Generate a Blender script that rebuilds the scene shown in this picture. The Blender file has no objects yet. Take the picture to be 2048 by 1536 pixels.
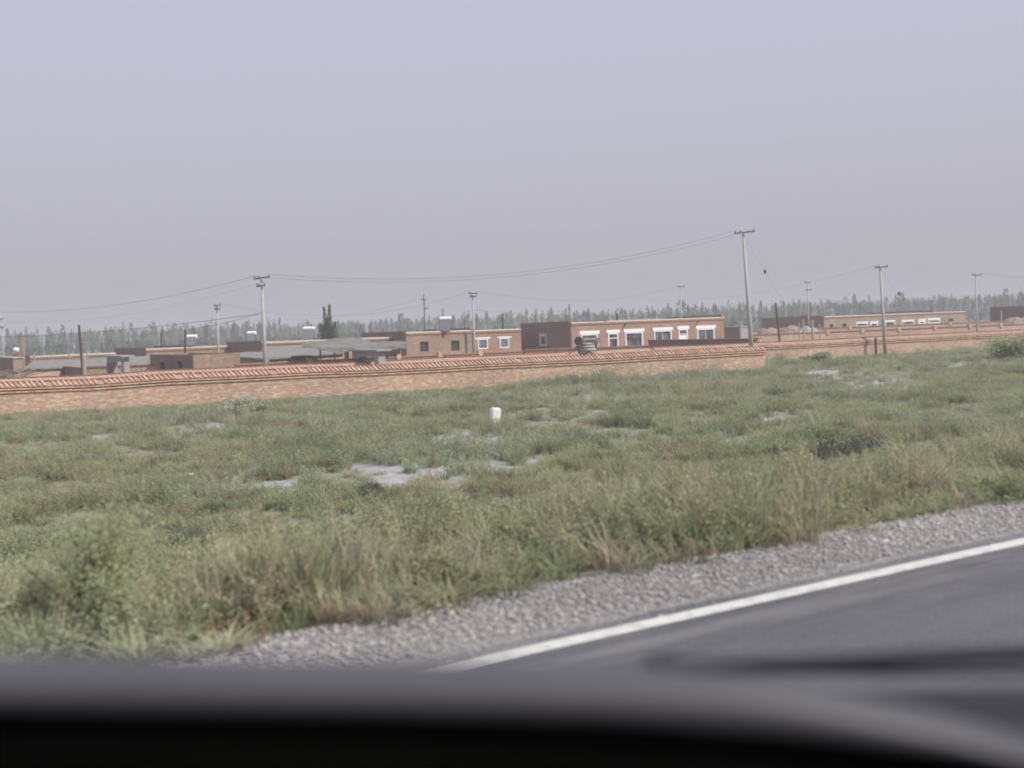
import bpy, bmesh, math, random
import numpy as np
from mathutils import Vector, Matrix

random.seed(7)
rng = np.random.default_rng(7)
C = bpy.context.scene
COL = C.collection
PI = math.pi

# ------------------------------------------------------------------ camera
F = 2200.0                      # focal length in photo pixels (photo 2048 x 1536)
EYE = 3.9                       # eye height above the village ground (road is 2.2 m up)
ROAD_Z = 2.2
cam_d = bpy.data.cameras.new('camera')
cam = bpy.data.objects.new('camera', cam_d)
COL.objects.link(cam)
cam_d.sensor_width = 36.0
cam_d.lens = F / 2048 * 36.0
cam_d.clip_start = 0.02
cam_d.clip_end = 6000
PITCH = math.atan(113 / F)
ROLL = math.radians(-2.1)
CAM_M = Matrix.Rotation(PI / 2 - PITCH, 3, 'X') @ Matrix.Rotation(ROLL, 3, 'Z')
cam.matrix_world = Matrix.Translation((0, 0, EYE)) @ CAM_M.to_4x4()
cam_d.dof.use_dof = True
cam_d.dof.focus_distance = 75
cam_d.dof.aperture_fstop = 1.5
C.camera = cam
C.render.resolution_x, C.render.resolution_y = 1024, 768

# ------------------------------------------------------------------ sky and sun
SUN_EL = math.radians(42)
SUN_AZ = math.atan2(0.87, -0.49)         # measured from +Y towards +X
w = bpy.data.worlds.new('World')
C.world = w
w.use_nodes = True
nt = w.node_tree
nt.nodes.clear()
N = nt.nodes.new
L = nt.links.new
sky = N('ShaderNodeTexSky'); sky.sky_type = 'NISHITA'; sky.sun_disc = False
sky.sun_elevation = SUN_EL; sky.sun_rotation = SUN_AZ
sky.air_density = 1.6; sky.dust_density = 7.0; sky.ozone_density = 1.0
tc = N('ShaderNodeTexCoord'); sx = N('ShaderNodeSeparateXYZ'); L(tc.outputs['Generated'], sx.inputs[0])
rp = N('ShaderNodeValToRGB'); L(sx.outputs['Z'], rp.inputs[0])
e = rp.color_ramp.elements
e[0].position = 0.0; e[0].color = (0.375, 0.372, 0.405, 1)
e[1].position = 1.0; e[1].color = (0.47, 0.505, 0.68, 1)
for pos, c in ((0.06, (0.385, 0.383, 0.432, 1)), (0.17, (0.42, 0.413, 0.497, 1)), (0.24, (0.43, 0.428, 0.528, 1)), (0.30, (0.435, 0.44, 0.545, 1)), (0.5, (0.45, 0.475, 0.62, 1))):
    k = e.new(pos); k.color = c
mul = N('ShaderNodeVectorMath'); mul.operation = 'SCALE'; mul.inputs['Scale'].default_value = 10.0
L(rp.outputs[0], mul.inputs[0])
mx = N('ShaderNodeMix'); mx.data_type = 'RGBA'; mx.inputs[0].default_value = 0.9
L(sky.outputs[0], mx.inputs[6]); L(mul.outputs[0], mx.inputs[7])
bg = N('ShaderNodeBackground'); bg.inputs[1].default_value = 0.1
L(mx.outputs[2], bg.inputs[0])
ow = N('ShaderNodeOutputWorld'); L(bg.outputs[0], ow.inputs[0])

sd = bpy.data.lights.new('sun', 'SUN'); sd.energy = 3.1; sd.angle = math.radians(0.6); sd.color = (1.0, 0.94, 0.86)
sun = bpy.data.objects.new('sun', sd); COL.objects.link(sun)
sdir = Vector((math.sin(SUN_AZ) * math.cos(SUN_EL), math.cos(SUN_AZ) * math.cos(SUN_EL), math.sin(SUN_EL)))
sun.rotation_euler = sdir.to_track_quat('Z', 'Y').to_euler()
C.view_settings.view_transform = 'Standard'
C.view_settings.look = 'None'
C.view_settings.gamma = 1
C.view_settings.use_curve_mapping = False
C.view_settings.exposure = 0.38
C.render.engine = 'CYCLES'
C.cycles.pixel_filter_type = 'BLACKMAN_HARRIS'
C.cycles.filter_width = 1.9
C.cycles.use_denoising = True
C.cycles.max_bounces = 5
C.cycles.diffuse_bounces = 2
C.cycles.transmission_bounces = 3
C.cycles.volume_bounces = 0
C.cycles.transparent_max_bounces = 8

# ------------------------------------------------------------------ measuring helpers
CI = np.array(CAM_M)            # camera axes in world, columns

def ray(px, py):
    d = CI @ np.array([(px - 1024) / F, -(py - 768) / F, -1.0])
    return d

def at(px, py, Y):
    """point seen at photo pixel (px, py) at depth Y"""
    d = ray(px, py); t = Y / d[1]
    return Vector((d[0] * t, Y, EYE + d[2] * t))

def ground(px, py, z=0.0):
    d = ray(px, py); t = (z - EYE) / d[2]
    return Vector((d[0] * t, d[1] * t, z))

def project(P):
    P = np.asarray(P, float).reshape(-1, 3) - np.array([0, 0, EYE])
    c = P @ CI
    return 1024 + F * c[:, 0] / -c[:, 2], 768 - F * c[:, 1] / -c[:, 2]

def col_x(px, Y, z):
    """world x of column px at depth Y and height z"""
    lo, hi = -3 * Y, 3 * Y
    for _ in range(50):
        m = (lo + hi) / 2
        if project([[m, Y, z]])[0][0] < px: lo = m
        else: hi = m
    return (lo + hi) / 2

VA = math.radians(60)         # street grid of the village, from the view axis
U = Vector((math.sin(VA), math.cos(VA), 0)); V = Vector((-math.cos(VA), math.sin(VA), 0))
GRID_ROT = PI / 2 - VA

vp = ray(4580, 523)
B = math.atan2(vp[0], vp[1])    # road heading
RS = Vector((math.sin(B), math.cos(B), 0)); RN = Vector((-math.cos(B), math.sin(B), 0))
def pdist(P): return P[0] * RN[0] + P[1] * RN[1]
P_LINE = pdist(ground(1500, 1207, ROAD_Z))
P_GRASS = pdist(ground(1300, 1141, ROAD_Z))
P_ASPH = P_LINE + (P_GRASS - P_LINE) * 0.17

def vnoise(x, y, s, seed=0):
    """numpy value noise"""
    x = np.asarray(x) / s + 100.3 + seed * 17.1; y = np.asarray(y) / s + 57.7 + seed * 9.3
    xi = np.floor(x).astype(int); yi = np.floor(y).astype(int); fx = x - xi; fy = y - yi
    fx = fx * fx * (3 - 2 * fx); fy = fy * fy * (3 - 2 * fy)
    def h(a, b):
        n = (a * 374761393 + b * 668265263 + seed * 1442695041) & 0xffffffff
        n = ((n ^ (n >> 13)) * 1274126177) & 0xffffffff
        return ((n ^ (n >> 16)) & 0xffff) / 65535.0
    return (h(xi, yi) * (1 - fx) + h(xi + 1, yi) * fx) * (1 - fy) + (h(xi, yi + 1) * (1 - fx) + h(xi + 1, yi + 1) * fx) * fy

def fbm(x, y, s, seed=0):
    return (vnoise(x, y, s, seed) + 0.5 * vnoise(x, y, s / 2.1, seed + 1) + 0.25 * vnoise(x, y, s / 4.3, seed + 2)) / 1.75

def hgt(x, y):
    x = np.asarray(x, float); y = np.asarray(y, float)
    p = x * RN[0] + y * RN[1]
    t = np.clip((p - P_GRASS - 0.05) / 12.5, 0, 1)
    base = ROAD_Z * (1 - (t * 0.75 + 0.25 * t * t * (3 - 2 * t)))
    rough = np.clip((p - P_GRASS) / 2.0, 0, 1) * (0.16 * (fbm(x, y, 3.5, 5) - 0.5) + 0.05 * (vnoise(x, y, 0.8, 8) - 0.5))
    neg = np.clip((-p - 9) / 10, 0, 1)
    return np.where(p < 0, ROAD_Z * (1 - neg), base + rough)

# ------------------------------------------------------------------ object helpers
def tag(o, label=None, cat=None, group=None, kind=None):
    if label: o['label'] = label
    if cat: o['category'] = cat
    if group: o['group'] = group
    if kind: o['kind'] = kind
    return o

def empty(name, loc, rz=0, label=None, cat=None, group=None):
    o = bpy.data.objects.new(name, None); COL.objects.link(o)
    o.location = loc; o.rotation_euler = (0, 0, rz); o.empty_display_size = 0.3
    return tag(o, label, cat, group)

class MB:
    def __init__(s): s.v = []; s.f = []; s.smooth = False
    def box(s, x0, x1, y0, y1, z0, z1, M=None):
        b = len(s.v)
        ps = [(x0, y0, z0), (x1, y0, z0), (x1, y1, z0), (x0, y1, z0), (x0, y0, z1), (x1, y0, z1), (x1, y1, z1), (x0, y1, z1)]
        if M is not None: ps = [tuple(M @ Vector(p)) for p in ps]
        s.v += ps
        s.f += [tuple(b + i for i in q) for q in ((0, 3, 2, 1), (4, 5, 6, 7), (0, 1, 5, 4), (1, 2, 6, 5), (2, 3, 7, 6), (3, 0, 4, 7))]
        return s
    def tube(s, p0, p1, r0, r1=None, n=8, caps=True):
        r1 = r0 if r1 is None else r1
        p0 = Vector(p0); p1 = Vector(p1); d = (p1 - p0).normalized()
        a = d.orthogonal().normalized(); c = d.cross(a); b = len(s.v)
        for P, r in ((p0, r0), (p1, r1)):
            for i in range(n):
                t = 2 * PI * i / n
                s.v.append(tuple(P + (a * math.cos(t) + c * math.sin(t)) * r))
        for i in range(n):
            j = (i + 1) % n
            s.f.append((b + i, b + j, b + n + j, b + n + i))
        if caps:
            s.f.append(tuple(b + i for i in reversed(range(n)))); s.f.append(tuple(b + n + i for i in range(n)))
        return s
    def path(s, pts, r, n=5):
        for a, b in zip(pts[:-1], pts[1:]): s.tube(a, b, r, r, n, False)
        return s
    def poly(s, pts):
        b = len(s.v); s.v += [tuple(p) for p in pts]; s.f.append(tuple(range(b, b + len(pts)))); return s
    def prism(s, pts, dz):
        """closed slab: polygon of 3-D points thickened downward by dz"""
        b = len(s.v); n = len(pts)
        s.v += [tuple(p) for p in pts] + [(p[0], p[1], p[2] - dz) for p in pts]
        s.f.append(tuple(range(b, b + n))); s.f.append(tuple(reversed(range(b + n, b + 2 * n))))
        for i in range(n):
            j = (i + 1) % n
            s.f.append((b + i, b + n + i, b + n + j, b + j))
        return s
    def mesh(s, name, mat=None):
        m = bpy.data.meshes.new(name); m.from_pydata([tuple(map(float, p)) for p in s.v], [], s.f)
        if mat: m.materials.append(mat)
        if s.smooth: m.shade_smooth()
        m.update(); return m
    def build(s, name, mat, parent=None, label=None, kind=None, loc=None):
        o = bpy.data.objects.new(name, s.mesh(name, mat)); COL.objects.link(o)
        if parent: o.parent = parent
        if loc is not None: o.location = loc
        if label: o['label'] = label
        if kind: o['kind'] = kind
        return o

# ------------------------------------------------------------------ materials
def newmat(name):
    m = bpy.data.materials.new(name); m.use_nodes = True
    t = m.node_tree; return m, t, t.nodes['Principled BSDF']

def vary(name, c1, c2, scale=3.0, rough=0.9, bump=0.0, detail=6, coords='Object', stretch=None, c3=None, spec=0.3):
    m, t, b = newmat(name); n = t.nodes.new; l = t.links.new
    tcn = n('ShaderNodeTexCoord'); mp = n('ShaderNodeMapping'); l(tcn.outputs[coords], mp.inputs[0])
    if stretch: mp.inputs['Scale'].default_value = stretch
    no = n('ShaderNodeTexNoise'); no.inputs['Scale'].default_value = scale; no.inputs['Detail'].default_value = detail
    no.inputs['Roughness'].default_value = 0.65
    l(mp.outputs[0], no.inputs[0])
    r = n('ShaderNodeValToRGB'); r.color_ramp.elements[0].position = 0.33; r.color_ramp.elements[1].position = 0.67
    r.color_ramp.elements[0].color = (*c1, 1); r.color_ramp.elements[1].color = (*c2, 1)
    if c3: k = r.color_ramp.elements.new(0.5); k.color = (*c3, 1)
    l(no.outputs[0], r.inputs[0]); l(r.outputs[0], b.inputs['Base Color'])
    b.inputs['Roughness'].default_value = rough
    b.inputs['Specular IOR Level'].default_value = spec
    if bump:
        bp = n('ShaderNodeBump'); bp.inputs['Strength'].default_value = bump; bp.inputs['Distance'].default_value = 0.05
        l(no.outputs[0], bp.inputs['Height']); l(bp.outputs[0], b.inputs['Normal'])
    return m

def brickmat(name, ca, cb, mortar, blotch, bl_amt=0.5, scale=1.0, dirt=None):
    """brickwork: object coords, (x + y, z) so it wraps round axis-aligned walls"""
    m, t, b = newmat(name); n = t.nodes.new; l = t.links.new
    tcn = n('ShaderNodeTexCoord'); s = n('ShaderNodeSeparateXYZ'); l(tcn.outputs['Object'], s.inputs[0])
    ad = n('ShaderNodeMath'); ad.operation = 'ADD'; l(s.outputs[0], ad.inputs[0]); l(s.outputs[1], ad.inputs[1])
    cb_ = n('ShaderNodeCombineXYZ'); l(ad.outputs[0], cb_.inputs[0]); l(s.outputs[2], cb_.inputs[1])
    br = n('ShaderNodeTexBrick'); l(cb_.outputs[0], br.inputs[0])
    br.inputs['Scale'].default_value = 1.0; br.inputs['Brick Width'].default_value = 0.25 * scale
    br.inputs['Row Height'].default_value = 0.065 * scale; br.inputs['Mortar Size'].default_value = 0.009 * scale
    br.inputs['Mortar Smooth'].default_value = 0.4; br.inputs['Bias'].default_value = 0.0
    br.inputs['Color1'].default_value = (*ca, 1); br.inputs['Color2'].default_value = (*cb, 1); br.inputs['Mortar'].default_value = (*mortar, 1)
    # single burnt or pale bricks
    mpb = n('ShaderNodeMapping'); mpb.inputs['Scale'].default_value = (1 / (0.42 * scale), 1 / (0.12 * scale), 1); l(cb_.outputs[0], mpb.inputs[0])
    nb = n('ShaderNodeTexNoise'); nb.inputs['Scale'].default_value = 0.9; nb.inputs['Detail'].default_value = 3; nb.inputs['Roughness'].default_value = 0.75
    l(mpb.outputs[0], nb.inputs[0])
    rb = n('ShaderNodeMapRange'); rb.inputs[1].default_value = 0.49; rb.inputs[2].default_value = 0.60; l(nb.outputs[0], rb.inputs[0])
    m1 = n('ShaderNodeMix'); m1.data_type = 'RGBA'; l(rb.outputs[0], m1.inputs[0]); l(br.outputs[0], m1.inputs[6]); m1.inputs[7].default_value = (*blotch, 1)
    am = n('ShaderNodeMath'); am.operation = 'MULTIPLY'; am.inputs[1].default_value = bl_amt; l(rb.outputs[0], am.inputs[0]); l(am.outputs[0], m1.inputs[0])
    # darker, over-burnt bricks
    nk = n('ShaderNodeTexNoise'); nk.inputs['Scale'].default_value = 1.1; nk.inputs['Detail'].default_value = 3; nk.inputs['Roughness'].default_value = 0.8
    mk = n('ShaderNodeMapping'); mk.inputs['Scale'].default_value = (1 / (0.36 * scale), 1 / (0.10 * scale), 1); mk.inputs['Location'].default_value = (31, 17, 0); l(cb_.outputs[0], mk.inputs[0]); l(mk.outputs[0], nk.inputs[0])
    rk = n('ShaderNodeMapRange'); rk.inputs[1].default_value = 0.52; rk.inputs[2].default_value = 0.62; rk.inputs[3].default_value = 1.0; rk.inputs[4].default_value = 0.72; l(nk.outputs[0], rk.inputs[0])
    # broad tone change
    nl = n('ShaderNodeTexNoise'); nl.inputs['Scale'].default_value = 0.35; nl.inputs['Detail'].default_value = 4; l(tcn.outputs['Object'], nl.inputs[0])
    hv = n('ShaderNodeHueSaturation'); l(m1.outputs[2], hv.inputs['Color'])
    r2 = n('ShaderNodeMapRange'); r2.inputs[1].default_value = 0.3; r2.inputs[2].default_value = 0.7; r2.inputs[3].default_value = 0.84; r2.inputs[4].default_value = 1.12
    l(nl.outputs[0], r2.inputs[0]); mv = n('ShaderNodeMath'); mv.operation = 'MULTIPLY'; l(r2.outputs[0], mv.inputs[0]); l(rk.outputs[0], mv.inputs[1]); l(mv.outputs[0], hv.inputs['Value'])
    last = hv.outputs[0]
    if dirt:
        nd = n('ShaderNodeTexNoise'); nd.inputs['Scale'].default_value = 1.3; nd.inputs['Detail'].default_value = 5
        md = n('ShaderNodeMapping'); md.inputs['Scale'].default_value = (1, 1, 0.3); l(tcn.outputs['Object'], md.inputs[0]); l(md.outputs[0], nd.inputs[0])
        rd = n('ShaderNodeMapRange'); rd.inputs[1].default_value = 0.48; rd.inputs[2].default_value = 0.75; rd.inputs[4].default_value = 0.6; l(nd.outputs[0], rd.inputs[0])
        m3 = n('ShaderNodeMix'); m3.data_type = 'RGBA'; l(rd.outputs[0], m3.inputs[0]); l(last, m3.inputs[6]); m3.inputs[7].default_value = (*dirt, 1)
        last = m3.outputs[2]
    l(last, b.inputs['Base Color'])
    b.inputs['Roughness'].default_value = 0.92; b.inputs['Specular IOR Level'].default_value = 0.15
    bp = n('ShaderNodeBump'); bp.inputs['Strength'].default_value = 0.6; bp.inputs['Distance'].default_value = 0.012; bp.invert = True
    l(br.outputs['Fac'], bp.inputs['Height']); l(bp.outputs[0], b.inputs['Normal'])
    return m

def leafmat(name, c1, c2, c3=None, trans=0.38):
    """foliage: colour varies with the spot in the field and from plant to plant"""
    m = bpy.data.materials.new(name); m.use_nodes = True; t = m.node_tree; t.nodes.clear(); n = t.nodes.new; l = t.links.new
    geo = n('ShaderNodeNewGeometry'); oi = n('ShaderNodeObjectInfo')
    no = n('ShaderNodeTexNoise'); no.inputs['Scale'].default_value = 0.35; no.inputs['Detail'].default_value = 4; l(geo.outputs['Position'], no.inputs[0])
    ad = n('ShaderNodeMath'); ad.operation = 'MULTIPLY_ADD'; l(oi.outputs['Random'], ad.inputs[0]); ad.inputs[1].default_value = 0.5; l(no.outputs[0], ad.inputs[2])
    sb = n('ShaderNodeMath'); sb.operation = 'SUBTRACT'; l(ad.outputs[0], sb.inputs[0]); sb.inputs[1].default_value = 0.25
    r = n('ShaderNodeValToRGB'); r.color_ramp.elements[0].position = 0.2; r.color_ramp.elements[1].position = 0.8
    r.color_ramp.elements[0].color = (*c1, 1); r.color_ramp.elements[1].color = (*c2, 1)
    if c3: k = r.color_ramp.elements.new(0.5); k.color = (*c3, 1)
    l(sb.outputs[0], r.inputs[0])
    d = n('ShaderNodeBsdfDiffuse'); tr = n('ShaderNodeBsdfTranslucent'); l(r.outputs[0], d.inputs[0]); l(r.outputs[0], tr.inputs[0])
    mxs = n('ShaderNodeMixShader'); mxs.inputs[0].default_value = trans; l(d.outputs[0], mxs.inputs[1]); l(tr.outputs[0], mxs.inputs[2])
    o = n('ShaderNodeOutputMaterial'); l(mxs.outputs[0], o.inputs[0]); return m

M_wall = brickmat('brick_field_wall', (0.50, 0.31, 0.225), (0.45, 0.25, 0.18), (0.50, 0.40, 0.31), (0.64, 0.55, 0.41), 0.9)
M_wall_far = brickmat('brick_far_wall', (0.50, 0.325, 0.245), (0.45, 0.27, 0.205), (0.50, 0.405, 0.32), (0.60, 0.50, 0.38), 0.8)
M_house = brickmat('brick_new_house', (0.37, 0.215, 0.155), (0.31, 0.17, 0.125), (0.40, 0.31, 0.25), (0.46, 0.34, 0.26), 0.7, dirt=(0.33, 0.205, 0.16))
M_old = brickmat('brick_old_house', (0.34, 0.23, 0.165), (0.29, 0.18, 0.13), (0.37, 0.30, 0.24), (0.44, 0.36, 0.27), 0.7, dirt=(0.24, 0.20, 0.17))
M_mudb = brickmat('mud_brick', (0.36, 0.275, 0.20), (0.30, 0.23, 0.17), (0.34, 0.28, 0.22), (0.45, 0.38, 0.30), 0.7, dirt=(0.22, 0.18, 0.15))
M_shade = brickmat('brick_gable_shaded', (0.27, 0.175, 0.135), (0.23, 0.145, 0.115), (0.28, 0.215, 0.17), (0.30, 0.22, 0.17), 0.4)  # darker brick copy: shade of walls turned from the sun, put into colour
M_corb = vary('brick_corbel', (0.29, 0.155, 0.115), (0.40, 0.24, 0.18), 6, 0.9, 0.2)
M_corb_pale = vary('brick_corbel_pale', (0.40, 0.21, 0.14), (0.64, 0.52, 0.36), 3.5, 0.9, 0.2, c3=(0.54, 0.36, 0.25))
M_bed = vary('coping_bed', (0.34, 0.20, 0.15), (0.45, 0.29, 0.225), 5, 0.9, 0.2)
M_bedpale = vary('coping_bed_pale', (0.36, 0.24, 0.18), (0.50, 0.37, 0.27), 3.0, 0.9, 0.2)
M_recess = vary('brick_recess', (0.20, 0.09, 0.065), (0.28, 0.13, 0.09), 5, 0.95)  # dark red brick, with the shadow under the corbels put into the colour
M_mud = vary('mud_roof', (0.17, 0.165, 0.155), (0.29, 0.275, 0.25), 1.2, 0.95, 0.4, stretch=(1, 1, 1))
M_mudl = vary('mud_edge', (0.38, 0.34, 0.28), (0.50, 0.45, 0.37), 1.5, 0.95, 0.3)
M_thatch = vary('mud_straw', (0.10, 0.098, 0.09), (0.27, 0.26, 0.235), 1.6, 0.95, 1.0, detail=9, stretch=(0.5, 1.5, 3))
M_plaster = vary('grey_plaster', (0.30, 0.29, 0.28), (0.37, 0.355, 0.34), 3, 0.9, 0.1)
M_white = vary('white_paint', (0.74, 0.75, 0.78), (0.82, 0.82, 0.84), 4, 0.7)
M_greyframe = vary('grey_frame', (0.48, 0.50, 0.54), (0.58, 0.60, 0.63), 4, 0.7)
M_dark = vary('dark_interior_shade', (0.05, 0.042, 0.036), (0.09, 0.07, 0.06), 3, 0.95)  # unlit interior painted as a dark colour, on sheets backing the openings
M_conc = vary('concrete_pole', (0.34, 0.345, 0.335), (0.44, 0.44, 0.42), 2, 0.85)
M_steel = vary('dark_steel', (0.09, 0.085, 0.085), (0.14, 0.13, 0.13), 4, 0.6)
M_wire = vary('wire', (0.07, 0.07, 0.08), (0.10, 0.10, 0.11), 1, 0.6)
M_wood = vary('weathered_wood', (0.30, 0.25, 0.18), (0.42, 0.36, 0.27), 6, 0.9)
M_darkwood = vary('dark_wood', (0.06, 0.045, 0.04), (0.11, 0.08, 0.07), 6, 0.9)
M_redp = vary('red_paint', (0.45, 0.05, 0.05), (0.55, 0.08, 0.07), 4, 0.6)
M_tank = vary('tank_white', (0.84, 0.84, 0.86), (0.90, 0.90, 0.91), 4, 0.35, spec=0.5)
M_coll = vary('collector', (0.13, 0.135, 0.16), (0.19, 0.195, 0.22), 5, 0.35, spec=0.6)
M_stone = vary('marker_stone', (0.66, 0.65, 0.62), (0.82, 0.81, 0.79), 5, 0.9, 0.3)
M_ceramic = vary('insulator', (0.05, 0.045, 0.07), (0.08, 0.07, 0.1), 4, 0.4)

def glassmat():
    m, t, b = newmat('window_glass'); n = t.nodes.new; l = t.links.new
    tcn = n('ShaderNodeTexCoord'); no = n('ShaderNodeTexNoise'); no.inputs['Scale'].default_value = 1.1; no.inputs['Detail'].default_value = 2; l(tcn.outputs['Object'], no.inputs[0])
    r = n('ShaderNodeValToRGB'); r.color_ramp.elements[0].position = 0.42; r.color_ramp.elements[1].position = 0.62
    r.color_ramp.elements[0].color = (0.05, 0.045, 0.045, 1); r.color_ramp.elements[1].color = (0.15, 0.16, 0.19, 1)
    l(no.outputs[0], r.inputs[0]); l(r.outputs[0], b.inputs['Base Color'])
    b.inputs['Roughness'].default_value = 0.12; b.inputs['Specular IOR Level'].default_value = 0.6
    return m
M_glass = glassmat()

# ------------------------------------------------------------------ ground
PATCH = [(905, 938, 160, 14), (790, 955, 48, 12), (985, 927, 55, 10), (1065, 915, 60, 6), (1250, 888, 95, 8), (950, 880, 95, 15), (370, 857, 90, 7),
         (460, 850, 45, 5), (1150, 791, 115, 6), (1720, 754, 140, 17), (1765, 774, 95, 15), (1530, 757, 60, 4), (200, 872, 60, 4), (480, 940, 40, 5),
         (600, 965, 60, 5), (380, 1075, 50, 6), (1920, 727, 130, 4), (1150, 814, 70, 4), (80, 850, 80, 6), (1320, 862, 60, 4), (640, 830, 70, 4), (1500, 838, 60, 4)]
def bare(px, py, x, y, down=0.0):
    nz = (fbm(x, y, 1.5, 21) - 0.5) * 1.2 + 0.08 + 0.5 * (vnoise(x, y, 0.35, 25) - 0.5)
    out = np.zeros_like(px)
    for cx, cy, rx, ry in PATCH:
        dy = py - cy
        dy = np.where(dy > 0, np.maximum(dy - down, 0), dy)
        d = np.sqrt(((px - cx) / rx) ** 2 + (dy / ry) ** 2)
        out = np.maximum(out, np.clip((1.15 - d + nz) / 0.4, 0, 1))
    return out

def steps(lo, hi, near, grow, start=0.0):
    a = [start]; s = near
    while a[-1] < hi: s *= grow; a.append(a[-1] + s)
    b = [start]; s = near
    while b[-1] > lo: s *= grow; b.append(b[-1] - s)
    return np.array(sorted(set(a + b)))

# rows run along the road (s), columns away from it (p)
sv = np.concatenate([-np.geomspace(1380, 60, 22), np.arange(-59, 150, 0.6), np.geomspace(150, 1380, 18)])
pv = np.concatenate([-np.geomspace(1380, 12, 14), [-9, -4, 0, P_GRASS - 0.6, P_GRASS - 0.05], P_GRASS + np.arange(0.15, 14, 0.35), np.arange(P_GRASS + 14.3, 112, 0.6), np.geomspace(114, 1380, 26)])
SS, PP = np.meshgrid(sv, pv, indexing='ij')
GX = SS * RS[0] + PP * RN[0]; GY = SS * RS[1] + PP * RN[1]
keep = np.abs(GX) < 1e9
GZ = hgt(GX, GY) - 0.006
nv = GX.size
me = bpy.data.meshes.new('ground')
ni, nj = SS.shape
idx = np.arange(nv).reshape(ni, nj)
q = np.stack([idx[:-1, :-1], idx[1:, :-1], idx[1:, 1:], idx[:-1, 1:]], -1).reshape(-1, 4)
me.from_pydata(np.stack([GX, GY, GZ], -1).reshape(-1, 3).tolist(), [], q.tolist())
me.shade_smooth()
ppx, ppy = project(np.stack([GX, GY, GZ], -1).reshape(-1, 3))
gy = GY.reshape(-1); gx = GX.reshape(-1)
bv = np.where((gy > 4) & (gy < 125), bare(ppx, ppy, gx, gy, 8), 0)
a = me.attributes.new('salt', 'FLOAT', 'POINT'); a.data.foreach_set('value', bv.astype(np.float32))
m, t, b = newmat('saline_soil'); n = t.nodes.new; l = t.links.new
at_ = n('ShaderNodeAttribute'); at_.attribute_name = 'salt'
tcn = n('ShaderNodeTexCoord'); no = n('ShaderNodeTexNoise'); no.inputs['Scale'].default_value = 1.2; no.inputs['Detail'].default_value = 8; no.inputs['Roughness'].default_value = 0.7
l(tcn.outputs['Object'], no.inputs[0])
r = n('ShaderNodeValToRGB'); r.color_ramp.elements[0].position = 0.35; r.color_ramp.elements[1].position = 0.7
r.color_ramp.elements[0].color = (0.21, 0.20, 0.15, 1); r.color_ramp.elements[1].color = (0.32, 0.30, 0.235, 1); l(no.outputs[0], r.inputs[0])
r2 = n('ShaderNodeValToRGB'); r2.color_ramp.elements[0].position = 0.38; r2.color_ramp.elements[1].position = 0.62
r2.color_ramp.elements[0].color = (0.30, 0.285, 0.27, 1); r2.color_ramp.elements[1].color = (0.46, 0.445, 0.44, 1); l(no.outputs[0], r2.inputs[0])
mi = n('ShaderNodeMix'); mi.data_type = 'RGBA'; l(at_.outputs['Fac'], mi.inputs[0]); l(r.outputs[0], mi.inputs[6]); l(r2.outputs[0], mi.inputs[7])
l(mi.outputs[2], b.inputs['Base Color']); b.inputs['Roughness'].default_value = 0.95; b.inputs['Specular IOR Level'].default_value = 0.1
bp = n('ShaderNodeBump'); bp.inputs['Strength'].default_value = 0.7; bp.inputs['Distance'].default_value = 0.05; l(no.outputs[0], bp.inputs['Height']); l(bp.outputs[0], b.inputs['Normal'])
me.materials.append(m)
g = bpy.data.objects.new('ground', me); COL.objects.link(g); g['kind'] = 'structure'

def strip(name, p0, p1, z, mat, kind='structure', parent=None, thick=0.0, wob=0.0, label=None, s0=-1300, s1=1300):
    mb = MB(); ss = np.concatenate([np.linspace(s0, -60, 8), np.arange(-55, 120, 0.5 if wob else 5.0), np.linspace(120, s1, 8)])
    for i, s_ in enumerate(ss):
        o1 = wob * (fbm(s_, 3.0, 1.3, 3) - 0.5) if wob else 0
        A = RS * s_ + RN * p0; Bp = RS * s_ + RN * (p1 + o1)
        mb.v += [(A[0], A[1], z), (Bp[0], Bp[1], z)]
        if i: k = 2 * i; mb.f.append((k - 2, k, k + 1, k - 1))
    return mb.build(name, mat, parent, label, kind)
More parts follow.
